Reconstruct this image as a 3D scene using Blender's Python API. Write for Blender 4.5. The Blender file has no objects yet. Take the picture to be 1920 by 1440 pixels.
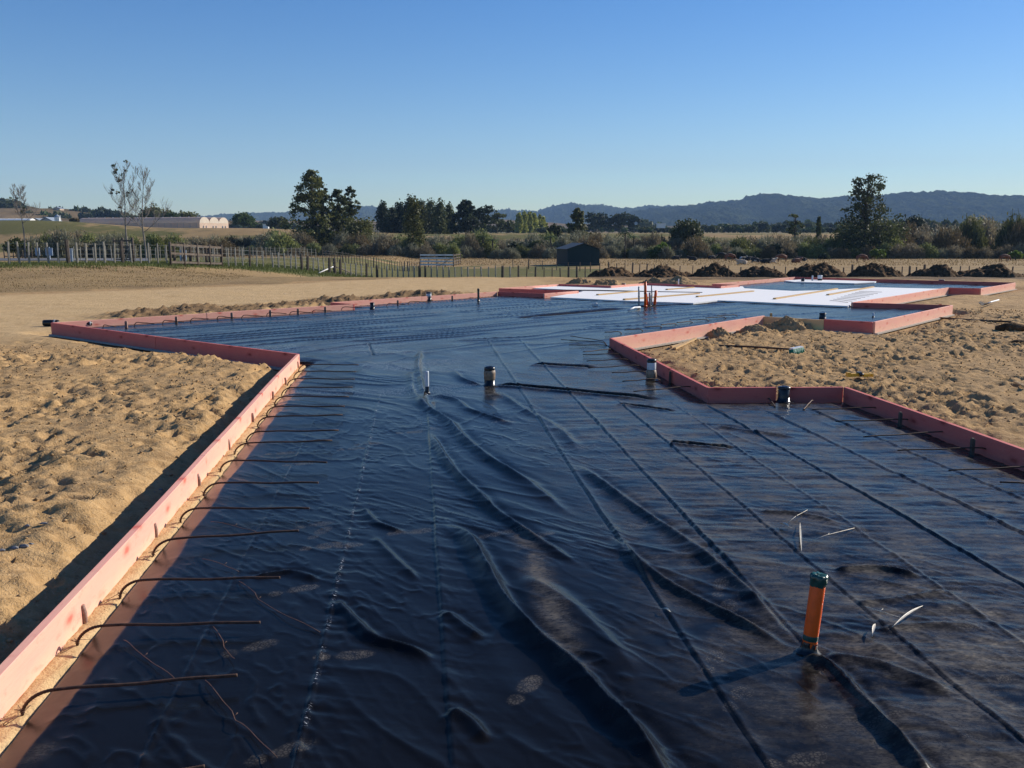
import bpy, bmesh, math, random
import numpy as np
from mathutils import Vector, Matrix
PI = math.pi
random.seed(7)
C = bpy.data.collections.new("site"); bpy.context.scene.collection.children.link(C)

# ------------------------------------------------------------------ camera model
F = 1760.0; H = 1.80; PITCH = math.atan(278 / F)
cp, sp = math.cos(PITCH), math.sin(PITCH)
def ray(px, py):
    X = (px - 960) / F; Z = (720 - py) / F
    return (X, cp + Z * sp, -sp + Z * cp)
def P(px, py, z=0.0):
    r = ray(px, py); t = (z - H) / r[2]
    return Vector((r[0] * t, r[1] * t, z))
def PD(px, py, d):
    r = ray(px, py); t = d / r[1]
    return Vector((r[0] * t, d, H + r[2] * t))

TH = math.radians(-6.2)
VD = np.array([math.sin(TH), math.cos(TH)]); UD = np.array([math.cos(TH), -math.sin(TH)])
def uv(p): return (p[0] * UD[0] + p[1] * UD[1], p[0] * VD[0] + p[1] * VD[1])

# ------------------------------------------------------------------ numpy noise
def S(t):
    t = np.clip(t, 0, 1); return t * t * (3 - 2 * t)
def perlin(x, y, seed=0):
    rs = np.random.RandomState(seed); perm = rs.permutation(256); ang = rs.rand(256) * 2 * PI
    gx, gy = np.cos(ang), np.sin(ang)
    xi = np.floor(x).astype(np.int64); yi = np.floor(y).astype(np.int64)
    xf = x - xi; yf = y - yi
    def g(ix, iy, dx, dy):
        h = perm[(perm[ix & 255] + iy) & 255]
        return gx[h] * dx + gy[h] * dy
    u = xf * xf * xf * (xf * (xf * 6 - 15) + 10); v = yf * yf * yf * (yf * (yf * 6 - 15) + 10)
    a = g(xi, yi, xf, yf); b = g(xi + 1, yi, xf - 1, yf)
    c = g(xi, yi + 1, xf, yf - 1); d = g(xi + 1, yi + 1, xf - 1, yf - 1)
    return ((a + (b - a) * u) + ((c + (d - c) * u) - (a + (b - a) * u)) * v) * 1.5
def fbm(x, y, o=4, seed=0, r=.5):
    s = 0; a = 1
    for i in range(o):
        s = s + a * perlin(x * 2 ** i, y * 2 ** i, seed + i); a *= r
    return s

# ------------------------------------------------------------------ object helpers
def tag(o, label=None, cat=None, group=None, kind=None):
    if label: o["label"] = label
    if cat: o["category"] = cat
    if group: o["group"] = group
    if kind: o["kind"] = kind
    return o
def thing(name, label, cat, loc=(0, 0, 0), rz=0, group=None):
    o = bpy.data.objects.new(name, None); C.objects.link(o)
    o.empty_display_size = .1
    o.location = loc; o.rotation_euler = (0, 0, rz)
    return tag(o, label, cat, group)
def link_mesh(name, me, mat=None, parent=None, loc=None):
    if mat is not None:
        me.materials.clear(); me.materials.append(mat)
    o = bpy.data.objects.new(name, me); C.objects.link(o)
    if parent is not None: o.parent = parent
    if loc is not None: o.location = loc
    return o
def np_mesh(name, co, quads, smooth=True):
    me = bpy.data.meshes.new(name)
    n = len(quads); k = quads.shape[1]
    me.vertices.add(len(co)); me.vertices.foreach_set("co", np.ascontiguousarray(co, dtype=np.float32).ravel())
    me.loops.add(n * k); me.loops.foreach_set("vertex_index", np.ascontiguousarray(quads, dtype=np.int32).ravel())
    me.polygons.add(n); me.polygons.foreach_set("loop_start", np.arange(0, n * k, k, dtype=np.int32))
    if smooth: me.polygons.foreach_set("use_smooth", np.ones(n, dtype=bool))
    me.update(calc_edges=True)
    return me
class MB:
    def __init__(s): s.v = []; s.f = []; s.sm = []
    def add(s, vs, fs, smooth=False):
        b = len(s.v); s.v += [tuple(v) for v in vs]
        for f in fs: s.f.append(tuple(i + b for i in f)); s.sm.append(smooth)
    def box(s, c, d, rz=0, M=None):
        x, y, z = d[0] / 2, d[1] / 2, d[2] / 2
        vs = [Vector((i * x, j * y, k * z)) for k in (-1, 1) for j in (-1, 1) for i in (-1, 1)]
        R = M if M is not None else Matrix.Rotation(rz, 3, 'Z')
        vs = [R @ v + Vector(c) for v in vs]
        s.add(vs, [(0, 2, 3, 1), (4, 5, 7, 6), (0, 1, 5, 4), (2, 6, 7, 3), (0, 4, 6, 2), (1, 3, 7, 5)])
        return s
    def bar(s, a, b, w, h):          # box beam between two points
        a = Vector(a); b = Vector(b); d = (b - a); L = d.length
        if L < 1e-6: return s
        x = d.normalized(); up = Vector((0, 0, 1)) if abs(x.z) < .95 else Vector((0, 1, 0))
        y = up.cross(x).normalized(); z = x.cross(y)
        M = Matrix((x, y, z)).transposed()
        return s.box((a + b) / 2, (L, w, h), M=M)
    def tube(s, pts, rad, n=8, cap=True, smooth=True):
        pts = [Vector(p) for p in pts]
        if not hasattr(rad, '__len__'): rad = [rad] * len(pts)
        vs = []; prev = None
        for i, p in enumerate(pts):
            t = (pts[min(i + 1, len(pts) - 1)] - pts[max(i - 1, 0)])
            t = t.normalized() if t.length > 1e-9 else Vector((0, 0, 1))
            if prev is None:
                a = t.orthogonal().normalized()
            else:
                a = prev - t * prev.dot(t)
                a = a.normalized() if a.length > 1e-6 else t.orthogonal().normalized()
            prev = a; b = t.cross(a)
            for k in range(n):
                q = 2 * PI * k / n
                vs.append(p + (a * math.cos(q) + b * math.sin(q)) * rad[i])
        fs = []
        for i in range(len(pts) - 1):
            for k in range(n):
                fs.append((i * n + k, i * n + (k + 1) % n, (i + 1) * n + (k + 1) % n, (i + 1) * n + k))
        s.add(vs, fs, smooth)
        if cap:
            b = len(s.v) - len(vs)
            s.f.append(tuple(b + k for k in reversed(range(n)))); s.sm.append(False)
            m = b + (len(pts) - 1) * n
            s.f.append(tuple(m + k for k in range(n))); s.sm.append(False)
        return s
    def lathe(s, prof, n=20, c=(0, 0, 0), smooth=True):
        vs = []; fs = []
        for (r, z) in prof:
            for k in range(n):
                q = 2 * PI * k / n; vs.append((c[0] + r * math.cos(q), c[1] + r * math.sin(q), c[2] + z))
        for i in range(len(prof) - 1):
            for k in range(n):
                fs.append((i * n + k, i * n + (k + 1) % n, (i + 1) * n + (k + 1) % n, (i + 1) * n + k))
        s.add(vs, fs, smooth); return s
    def mesh(s, name, origin=None):
        me = bpy.data.meshes.new(name)
        v = s.v
        if origin is not None: v = [(a[0] - origin[0], a[1] - origin[1], a[2] - origin[2]) for a in v]
        me.from_pydata(v, [], s.f); me.polygons.foreach_set("use_smooth", s.sm); me.update()
        return me
    def build(s, name, mat, parent=None, origin=None):
        o = link_mesh(name, s.mesh(name, origin), mat, parent)
        if origin is not None: o.location = origin
        return o

# ------------------------------------------------------------------ materials
class NT:
    def __init__(s, name):
        s.m = bpy.data.materials.new(name); s.m.use_nodes = True
        s.t = s.m.node_tree; s.b = s.t.nodes["Principled BSDF"]; s.out = s.t.nodes["Material Output"]
    def n(s, typ, **kw):
        nd = s.t.nodes.new(typ)
        for k, v in kw.items():
            if k.startswith('i_'): nd.inputs[k[2:].replace('_', ' ')].default_value = v
            else: setattr(nd, k, v)
        return nd
    def l(s, a, b): s.t.links.new(a, b)
    def coord(s, scale=(1, 1, 1), rz=0, kind='Object'):
        tc = s.n('ShaderNodeTexCoord'); mp = s.n('ShaderNodeMapping')
        mp.inputs['Scale'].default_value = scale; mp.inputs['Rotation'].default_value = (0, 0, rz)
        s.l(tc.outputs[kind], mp.inputs['Vector']); return mp.outputs['Vector']
    def noise(s, vec, scale, detail=4, rough=.55, dist=0):
        nd = s.n('ShaderNodeTexNoise'); nd.inputs['Scale'].default_value = scale
        nd.inputs['Detail'].default_value = detail; nd.inputs['Roughness'].default_value = rough
        nd.inputs['Distortion'].default_value = dist
        if vec is not None: s.l(vec, nd.inputs['Vector'])
        return nd.outputs['Fac']
    def vor(s, vec, scale, feature='F1'):
        nd = s.n('ShaderNodeTexVoronoi'); nd.feature = feature; nd.inputs['Scale'].default_value = scale
        if vec is not None: s.l(vec, nd.inputs['Vector'])
        return nd.outputs['Distance']
    def ramp(s, fac, stops):
        nd = s.n('ShaderNodeValToRGB'); e = nd.color_ramp.elements
        while len(e) < len(stops): e.new(.5)
        for i, (p, c) in enumerate(stops):
            e[i].position = p; e[i].color = (c, c, c, 1) if not hasattr(c, '__len__') else (*c, 1)
        s.l(fac, nd.inputs['Fac']); return nd.outputs['Color']
    def mix(s, fac, a, b, mode='MIX'):
        nd = s.n('ShaderNodeMix', data_type='RGBA', blend_type=mode)
        for inp, val in ((nd.inputs[0], fac), (nd.inputs[6], a), (nd.inputs[7], b)):
            if isinstance(val, bpy.types.NodeSocket): s.l(val, inp)
            elif inp.type == 'RGBA': inp.default_value = (*val, 1) if len(val) == 3 else val
            else: inp.default_value = val
        return nd.outputs[2]
    def math(s, op, a, b=0.0, clamp=False):
        nd = s.n('ShaderNodeMath', operation=op, use_clamp=clamp)
        for i, val in enumerate((a, b)):
            if isinstance(val, bpy.types.NodeSocket): s.l(val, nd.inputs[i])
            else: nd.inputs[i].default_value = val
        return nd.outputs[0]
    def bump(s, h, strength=.5, dist=.01, normal=None):
        nd = s.n('ShaderNodeBump'); nd.inputs['Strength'].default_value = strength; nd.inputs['Distance'].default_value = dist
        s.l(h, nd.inputs['Height'])
        if normal is not None: s.l(normal, nd.inputs['Normal'])
        return nd.outputs['Normal']
    def set(s, **kw):
        names = dict(col='Base Color', rough='Roughness', nor='Normal', spec='Specular IOR Level', metal='Metallic',
                     ior='IOR', trans='Transmission Weight', alpha='Alpha', sheen='Sheen Weight', coat='Coat Weight', sss='Subsurface Weight')
        for k, v in kw.items():
            inp = s.b.inputs[names[k]]
            if isinstance(v, bpy.types.NodeSocket): s.l(v, inp)
            elif inp.type == 'RGBA': inp.default_value = (*v, 1)
            else: inp.default_value = v
        return s.m
def simple(name, col, rough=.6, spec=.5, var=.15, scale=30, bump=.2, bd=.003, metal=0):
    t = NT(name); v = t.coord(); n = t.noise(v, scale, 5)
    a = tuple(c * (1 - var * 1.6) for c in col); b = tuple(min(1, c * (1 + var)) for c in col)
    c = t.ramp(n, [(.3, a), (.7, b)])
    return t.set(col=c, rough=rough, spec=spec, metal=metal, nor=t.bump(n, bump, bd))
def leafmat(name, a, b, rough=.65):
    t = NT(name); g = t.n('ShaderNodeNewGeometry')
    oi = t.n('ShaderNodeObjectInfo')
    c = t.ramp(g.outputs['Random Per Island'], [(0, a), (1, b)])
    hv = t.n('ShaderNodeHueSaturation'); t.l(c, hv.inputs['Color'])
    v = t.n('ShaderNodeMapRange'); v.inputs[3].default_value = .8; v.inputs[4].default_value = 1.2
    t.l(oi.outputs['Random'], v.inputs[0]); t.l(v.outputs[0], hv.inputs['Value'])
    t.set(col=hv.outputs['Color'], rough=rough, spec=.25)
    tr = t.n('ShaderNodeBsdfTranslucent'); t.l(hv.outputs['Color'], tr.inputs['Color'])
    mx = t.n('ShaderNodeMixShader'); mx.inputs[0].default_value = .3
    t.l(t.b.outputs[0], mx.inputs[1]); t.l(tr.outputs[0], mx.inputs[2]); t.l(mx.outputs[0], t.out.inputs['Surface'])
    return t.m

M = {}
def mk_materials():
    # pink treated timber
    def pink(name, base, knot):
        t = NT(name); v = t.coord((1, 1, 1))
        st = t.coord((1.0, 14, 14)); g = t.noise(st, 6, 6, .6, .4)
        big = t.noise(t.coord((.6, 2, 2)), 2.3, 3)
        c = t.mix(g, tuple(x * .86 for x in base), tuple(min(1, x * 1.10) for x in base))
        c = t.mix(t.ramp(big, [(.35, 0), (.75, .55)]), c, (base[0] * 1.02, base[1] * 1.22, base[2] * 1.10))
        sk = t.n('ShaderNodeSeparateXYZ'); t.l(t.coord(), sk.inputs[0]); ck = t.n('ShaderNodeCombineXYZ')
        t.l(t.math('MULTIPLY', sk.outputs[0], 2.1), ck.inputs[0]); t.l(t.math('MULTIPLY', sk.outputs[2], 4.4), ck.inputs[1])
        kn = t.n('ShaderNodeTexVoronoi', voronoi_dimensions='2D'); kn.inputs['Scale'].default_value = 1.0; t.l(ck.outputs[0], kn.inputs['Vector']); kv = t.math('ADD', kn.outputs['Distance'], t.math('MULTIPLY', t.math('SUBTRACT', t.noise(t.coord((3, 3, 3)), 8, 3), .5), .10))
        c = t.mix(t.ramp(kv, [(.0, .95), (.055, .85), (.10, .35), (.20, .0)]), c, knot)
        sz = t.n('ShaderNodeSeparateXYZ'); t.l(t.coord(), sz.inputs[0])
        zz = t.math('ADD', sz.outputs[2], t.math('MULTIPLY', t.math('SUBTRACT', t.noise(t.coord((1.2, 3, 3)), 3, 4), .5), .16))
        c = t.mix(t.ramp(t.math('ADD', t.math('MULTIPLY', zz, 5), .5), [(.25, .8), (.6, 0)]), c, (base[0] * 1.0, base[1] * 1.25, base[2] * 1.12))
        c = t.mix(t.ramp(t.noise(t.coord((1, 2, 2)), 9, 5, .7), [(.56, 0), (.70, .55)]), c, (base[0] * .80, base[1] * .62, base[2] * .62))
        hz = t.noise(v, 55, 3)
        c = t.mix(t.ramp(hz, [(.62, 0), (.8, .35)]), c, (.62, .45, .34))
        t.set(col=c, rough=.72, spec=.25, nor=t.bump(g, .35, .003)); M[name] = t.m
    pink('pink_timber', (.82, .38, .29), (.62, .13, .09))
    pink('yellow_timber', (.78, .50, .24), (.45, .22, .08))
    pink('pink_shaded', (.64, .150, .125), (.30, .035, .03))  # same pink timber, with the shade of unlit faces put into its colour
    # raw timber
    t = NT('raw_timber'); g = t.noise(t.coord((2, 30, 30)), 4, 5)
    M['raw_timber'] = t.set(col=t.ramp(g, [(.3, (.42, .24, .08)), (.7, (.62, .41, .18))]), rough=.7, nor=t.bump(g, .3, .002))
    M['peg'] = simple('peg', (.33, .20, .15), .7, var=.3, scale=60)
    M['post_pale'] = simple('post_pale', (.34, .31, .25), .85, .2, .25, 4)
    M['post_dark'] = simple('post_dark', (.12, .095, .075), .85, .2, .3, 4)
    M['rail_white'] = simple('rail_white', (.72, .70, .66), .7, .3, .15, 3)
    M['wire'] = simple('wire', (.25, .25, .25), .5)
    # rebar
    t = NT('rebar'); v = t.coord((1, 1, 1)); n = t.noise(v, 40, 5)
    M['rebar'] = t.set(col=t.ramp(n, [(.3, (.040, .022, .015)), (.7, (.12, .06, .032))]), rough=.75, metal=.25, nor=t.bump(n, .4, .001))
    M['tie_wire'] = simple('tie_wire', (.19, .10, .06), .6, .3, .2, 30)
    M['orange_pipe'] = simple('orange_pipe', (.90, .115, .010), .4, .35, .10, 18, .05, .001)
    M['green_tape'] = simple('green_tape', (.012, .075, .06), .3, .5, .3, 40, .4, .003)
    M['black_tape'] = simple('black_tape', (.012, .012, .013), .28, .5, .3, 45, .7, .004)
    M['white_pvc'] = simple('white_pvc', (.62, .64, .66), .4, .5, .08, 20, .1, .001)
    M['grey_pvc'] = simple('grey_pvc', (.30, .33, .35), .45, .5, .1, 20, .1, .001)
    M['brown_wrap'] = simple('brown_wrap', (.30, .21, .14), .55, .4, .35, 30, .8, .006)
    M['eps'] = simple('eps', (.86, .84, .80), .8, .2, .02, 60, .15, .002)
    M['concrete'] = simple('concrete', (.48, .43, .36), .9, .1, .18, 25, .5, .004)
    M['green_plastic'] = simple('green_plastic', (.01, .20, .12), .45, .5, .15, 40, .6, .006)
    M['yellow_plastic'] = simple('yellow_plastic', (.75, .42, .03), .45, .5, .15, 20)
    M['steel'] = simple('steel', (.35, .36, .37), .4, .5, .2, 20, metal=.7)
    M['leaf_dry'] = simple('leaf_dry', (.62, .55, .42), .5, .5, .2, 30)
    M['stone'] = simple('stone', (.20, .20, .205), .8, .3, .3, 40, .7, .01)
    t = NT('shed_wall'); w = t.n('ShaderNodeTexWave', wave_type='BANDS', bands_direction='X'); w.inputs['Scale'].default_value = 3.2
    t.l(t.coord(), w.inputs['Vector'])
    M['shed_wall'] = t.set(col=t.mix(w.outputs['Fac'], (.008, .026, .032), (.014, .038, .044)), rough=.6, spec=.15, nor=t.bump(w.outputs['Fac'], .5, .03))
    M['shed_roof'] = simple('shed_roof', (.03, .038, .038), .6, .5, .1, 3)
    M['greenhouse_skin'] = simple('greenhouse_skin', (.88, .66, .50), .5, .4, .06, .5, .1, .05)
    M['greenhouse_end'] = simple('greenhouse_end', (.60, .50, .39), .5, .4, .06, .5, .1, .05)
    M['white_paint'] = simple('white_paint', (.78, .78, .76), .5, .5, .04, 2)
    M['grey_roof'] = simple('grey_roof', (.30, .34, .38), .5, .5, .1, 2)
    M['house_wall'] = simple('house_wall', (.50, .38, .28), .8, .3, .1, 2)
    M['pale_panel'] = simple('pale_panel', (.36, .42, .50), .6, .3, .1, 2)
    M['road'] = simple('road', (.15, .15, .155), .9, .2, .15, 2)
    gm = M['greenhouse_skin']; gn = gm.node_tree; pb = gn.nodes['Principled BSDF']; tr = gn.nodes.new('ShaderNodeBsdfTranslucent'); tr.inputs[0].default_value = (.85, .74, .62, 1)
    mx = gn.nodes.new('ShaderNodeMixShader'); mx.inputs[0].default_value = .45; gn.links.new(pb.outputs[0], mx.inputs[1]); gn.links.new(tr.outputs[0], mx.inputs[2]); gn.links.new(mx.outputs[0], gn.nodes['Material Output'].inputs[0])
    # soils
    t = NT('dark_soil'); v = t.coord(); n = t.noise(v, 3.5, 8, .7); n2 = t.noise(v, 14, 5)
    M['dark_soil'] = t.set(col=t.ramp(n, [(.32, (.05, .032, .018)), (.52, (.135, .086, .05)), (.72, (.26, .17, .10))]), rough=.95, spec=.05,
                           nor=t.bump(t.math('ADD', n, n2), 1, .10))
    t = NT('sand_pile'); v = t.coord(); n = t.noise(v, 3, 8, .65)
    M['sand_pile'] = t.set(col=t.ramp(n, [(.3, (.26, .165, .08)), (.7, (.48, .325, .17))]), rough=.95, spec=.05, nor=t.bump(n, .8, .08))
    # foliage
    M['bark'] = simple('bark', (.10, .08, .06), .9, .2, .3, 2)
    M['bark_pale'] = simple('bark_pale', (.22, .19, .16), .9, .2, .3, 1.5)
    M['kahi'] = leafmat('kahi', (.034, .046, .017), (.12, .135, .048))
    M['kahi_olive'] = leafmat('kahi_olive', (.055, .066, .020), (.18, .18, .055))
    M['pine'] = leafmat('pine', (.014, .024, .014), (.048, .064, .030))
    M['olive'] = leafmat('olive', (.07, .08, .025), (.19, .19, .065))
    M['green'] = leafmat('green', (.03, .055, .012), (.09, .13, .03))
    M['bright'] = leafmat('bright', (.06, .10, .012), (.16, .22, .035))
    M['poplar'] = leafmat('poplar', (.20, .22, .035), (.42, .42, .10))
    M['brown_scrub'] = leafmat('brown_scrub', (.11, .09, .055), (.31, .26, .16))
    M['grey_scrub'] = leafmat('grey_scrub', (.12, .118, .075), (.32, .31, .20))
    M['olive_scrub'] = leafmat('olive_scrub', (.10, .115, .036), (.31, .33, .115))
    M['rusty_scrub'] = leafmat('rusty_scrub', (.08, .062, .03), (.21, .155, .08))
    M['dry_grass'] = leafmat('dry_grass', (.18, .12, .052), (.33, .24, .115))
    M['grass_green'] = leafmat('grass_green', (.06, .08, .02), (.15, .17, .05))
    # hills
    def hill(name, a, b, c2, sc, bd):
        t = NT(name); v = t.coord(); n = t.noise(v, sc, 8, .7); n2 = t.noise(v, sc * .12, 3)
        col = t.mix(t.ramp(n2, [(.45, 0), (.6, 1)]), t.ramp(n, [(.3, a), (.7, b)]), c2)
        M[name] = t.set(col=col, rough=1, spec=0, nor=t.bump(n, 1, bd))
    hill('forest_hill', (.004, .010, .007), (.11, .13, .06), (.035, .05, .025), .022, 70)
    hill('brown_hill', (.14, .10, .055), (.27, .19, .11), (.10, .08, .045), .02, 3)
    # cows
    def cow(name, a, b, th):
        t = NT(name); n = t.noise(t.coord(), 2.0, 2)
        M[name] = t.set(col=t.ramp(n, [(th, a), (th + .03, b)]), rough=.8)
    cow('cow_black', (.012, .011, .010), (.03, .026, .024), .9)
    cow('cow_pied', (.015, .013, .012), (.62, .58, .52), .52)
    cow('cow_red', (.17, .065, .035), (.34, .23, .15), .62)
    cow('cow_fawn', (.50, .38, .26), (.62, .55, .45), .55)
mk_materials()

# ------------------------------------------------------------------ slab outline (board tops z=.12)
ZT = .12
dleft = VD
pL1 = P(560, 664, ZT)
uL = uv(pL1)[0]
# left board: keep it parallel to the slab axis, through the measured line
pm = P(90, 1160, ZT); uL = -1.590
def UV2(u, v, z=ZT): 
    q = u * UD + v * VD; return Vector((q[0], q[1], z))
vL1 = uv(pL1)[1]
L0 = UV2(uL, -3.0); L1 = UV2(uL, vL1)
px_list = [(100, 605), (665, 570.5), (622, 567), (933, 547), (1021, 550.5), (1085, 545.5), (937, 540.5), (1048, 532.5), (1146, 536), (1210, 531),
           (1352, 536.5), (1387, 534), (1337, 532.3), (1491, 519.3), (1902, 530), (1837, 540.5), (1777, 539), (1596, 567), (1783, 572),
           (1637, 603.5), (1430, 592), (1143, 634), (1328, 728), (1580, 726.5), (1920, 843)]
pts = [P(a, b, ZT) for a, b in px_list]
# right near boards parallel to axis
uR = .5 * (uv(pts[-1])[0] + uv(pts[-2])[0]); vR = uv(pts[-2])[1]
pts[-2] = UV2(uR, vR); pts[-1] = UV2(uR, -3.0)
poly = [L0, L1] + pts
POLY = np.array([(p.x, p.y) for p in poly])
NAMES = len(POLY)
def sdf(x, y, pl):
    """signed distance: positive inside"""
    d = np.full(x.shape, 1e9); ins = np.zeros(x.shape, bool); n = len(pl)
    bx = np.zeros(x.shape); by = np.zeros(x.shape)
    for i in range(n):
        a = pl[i]; b = pl[(i + 1) % n]; e = b - a; L = e @ e
        t = np.clip(((x - a[0]) * e[0] + (y - a[1]) * e[1]) / L, 0, 1)
        qx = a[0] + t * e[0]; qy = a[1] + t * e[1]
        dd = np.hypot(x - qx, y - qy); m = dd < d
        d = np.where(m, dd, d); bx = np.where(m, qx, bx); by = np.where(m, qy, by)
        c = (a[1] > y) != (b[1] > y)
        with np.errstate(divide='ignore', invalid='ignore'):
            xx = a[0] + (y - a[1]) * e[0] / (e[1] if abs(e[1]) > 1e-12 else 1e-12)
        ins ^= c & (x < xx)
    return np.where(ins, d, -d), bx, by

# ------------------------------------------------------------------ terrain
def macro(x, y):
    x = np.asarray(x, float); y = np.asarray(y, float)
    lf = S((-x - 12) / 12)
    e0 = 43 + 9 * lf; e1 = 130 + 80 * lf; tt = np.clip((y - e0) / (e1 - e0), 0, 1); drop = (1 - lf) * (1 - (1 - tt) ** 2) + lf * tt
    z = -.06 + .25 * lf * S((y - 30) / 20) - 2.85 * drop
    T = 2.3 + 1.9 * S((-x * 300 / np.maximum(y, 300) - 20) / 70) + 2.4 * S((-x * 300 / np.maximum(y, 300) - 105) / 45)
    T = T + .004 * (np.minimum(y, 1500) - 300)
    k = S((y - 252) / (300 - 252))
    z = z * (1 - k) + T * k
    return z
def G(px, py):
    r = ray(px, py); t = 3.0; last = t
    while t < 3000:
        x, y, z = r[0] * t, r[1] * t, H + r[2] * t
        if z < float(macro(x, y)): break
        last = t; t *= 1.004
    a, b = last, t
    for _ in range(20):
        m = (a + b) / 2
        if H + r[2] * m < float(macro(r[0] * m, r[1] * m)): b = m
        else: a = m
    return Vector((r[0] * b, r[1] * b, H + r[2] * b))
def axis(segs):
    out = [segs[0][0]]
    for (a, b, fn) in segs:
        x = out[-1]
        while x < b:
            x += fn(x); out.append(x)
    return np.array(out)
def make_ground():
    xr = axis([(13.0, 60, lambda x: .035 * 1.0 + (x - 13) * .05), (60, 9000, lambda x: .07 * x)])
    xl = -axis([(9.0, 60, lambda x: .035 + (x - 9) * .05), (60, 9000, lambda x: .07 * x)])[::-1]
    xs = np.concatenate([xl, np.arange(-9 + .035, 13 - .01, .035), xr])
    ys = axis([(-400, -20, lambda y: 30), (-20, -2, lambda y: 1.5), (-2, 2.5, lambda y: .15), (2.5, 7, lambda y: .032),
               (7, 42, lambda y: .0046 * y), (42, 62, lambda y: .010 * y), (60, 330, lambda y: .015 * y), (330, 9000, lambda y: .04 * y)])
    X, Y = np.meshgrid(xs, ys); Z = macro(X, Y)
    D, _, _ = sdf(X, Y, POLY)
    out = -D
    near = (np.abs(X) < 60) & (Y < 60) & (Y > -5)
    # sand relief outside the slab
    rough = S((out - .05) / .5)
    left = S((-X - .5) / 1.0) * S((16.5 - Y) / 3.0)
    right = S((X + 1) / 1.5) * S((24 - Y) / 6.0)
    lump = fbm(X * .9, Y * .9, 3, 3) * .05 + fbm(X * 2.4, Y * 2.4, 3, 9) * .034 + np.abs(fbm(X * 4.2, Y * 4.2, 4, 19, .6)) * -.050
    fine = fbm(X * 9, Y * 9, 4, 31, .75) * .018
    lump2 = fbm(X * .7, Y * .7, 3, 43) * .035 + np.abs(fbm(X * 3.2, Y * 3.2, 4, 51, .6)) * -.062 + fbm(X * 8, Y * 8, 2, 57) * .012
    far = fbm(X * .5, Y * .5, 4, 61) * .05
    pad = S((Y - 15) / 4) * S((46 - Y) / 6) * S((3 - X) / 4)
    pm_ = .45 + .85 * S(perlin(X * .55, Y * .55, 93) * 1.6 + .5)
    rel = left * (lump * pm_ + fine * pm_ + .07) + (1 - left) * right * (lump2 * pm_ + fine * .8 * pm_) + (1 - left) * (1 - right) * far * (1 - .85 * pad)
    Z = np.where(near, Z + rough * rel, Z)
    Z = Z - near * (.10 * (1 - S((out - .12) / .55)))
    # rough berm of dirt outside back-left boards
    a = np.array(POLY[2]); b = np.array(POLY[5]); e = (b - a) / np.linalg.norm(b - a); nn = np.array([-e[1], e[0]])
    s = (X - a[0]) * e[0] + (Y - a[1]) * e[1]; q = (X - a[0]) * nn[0] + (Y - a[1]) * nn[1]
    Lb = np.linalg.norm(b - a)
    berm = np.exp(-((q - 1.7) / 1.3) ** 2) * S((s - 1.0) / 2) * S((Lb + 2 - s) / 3)
    Z += berm * (.0 + .12 * np.abs(fbm(X * 2.6, Y * 2.6, 4, 74, .65)) + .10 * np.abs(fbm(X * 1.1, Y * 1.1, 5, 71, .55)) + .10 * S(perlin(X * .5, Y * .5, 73) * 2))
    # drag ridge along the driveway edge + wheel ruts
    pr = fbm(X * .35, Y * .9, 3, 77)
    Z += pad * pr * .02
    # dents / footprints
    rs = np.random.RandomState(5)
    def dents(n, x0, x1, y0, y1, dmin, dmax, r0, r1):
        for _ in range(n):
            cx = rs.uniform(x0, x1); cy = rs.uniform(y0, y1); r = rs.uniform(r0, r1); dep = rs.uniform(dmin, dmax); an = rs.uniform(0, PI)
            i0, i1 = np.searchsorted(xs, [cx - 3 * r, cx + 3 * r]); j0, j1 = np.searchsorted(ys, [cy - 3 * r, cy + 3 * r])
            if i1 <= i0 or j1 <= j0: continue
            sx = X[j0:j1, i0:i1] - cx; sy = Y[j0:j1, i0:i1] - cy
            p = sx * math.cos(an) + sy * math.sin(an); w = -sx * math.sin(an) + sy * math.cos(an)
            rr = np.sqrt((p / 1.55) ** 2 + (w / .8) ** 2) / r
            rr = rr * (1 + .28 * perlin(sx / r * .9 + cx * 7, sy / r * .9 + cy * 5, 99))
            g = -dep * np.exp(-rr ** 4) + .45 * dep * np.exp(-((rr - 1.35) / .35) ** 2)
            m = (D[j0:j1, i0:i1] < -.25)
            Z[j0:j1, i0:i1] += g * m
    dents(420, -9, -1.2, 3, 17, .015, .055, .035, .12)
    dents(700, -9, -1.2, 3, 17, .008, .022, .02, .045)
    dents(1300, 1.5, 13, 9, 24, .015, .045, .06, .12)
    dents(160, 8, 22, 14, 30, .02, .05, .09, .16)
    # mounds of sand against the right island boards
    def hump(c, r, h, seed):
        Z[...] += (h * np.exp(-((X - c.x) ** 2 + (Y - c.y) ** 2) / r ** 2) * (1 + .4 * perlin(X * 3, Y * 3, seed))) * (D < -.02)
    # under the slab
    strip = (D > 0)
    uu = X * UD[0] + Y * UD[1]; vv = X * VD[0] + Y * VD[1]
    inl = strip & (uu < uL + .35) & (vv < vL1 + .3)
    inr = strip & (uu > uR - .35) & (vv < vR)
    Z = np.where(strip, -.26, Z)
    Z = np.where(inl, -.043 + fine * .35 - .07 * S((uu - uL - .085) / .05), Z)
    Z = np.where((D > -.03) & (D <= 0), np.minimum(Z, -.10), Z)
    Z = np.where((uu > uL - .05) & (uu < uL + .085) & (vv < vL1 + .02) & (vv > -3), -.043 + fine * .35, Z)
    # zones
    wob = fbm(X * .12, Y * .12, 4, 81); wob2 = fbm(X * .5, Y * .5, 4, 85)
    pxs = 960 + F * X / np.maximum(Y, 1) ; 
    pyy = 442 + F * (H - Z) / np.maximum(Y, 1)        # only used to convert measured borders of the driveway to ground
    dry = np.zeros_like(X); grn = np.zeros_like(X); soil = np.zeros_like(X)
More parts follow.
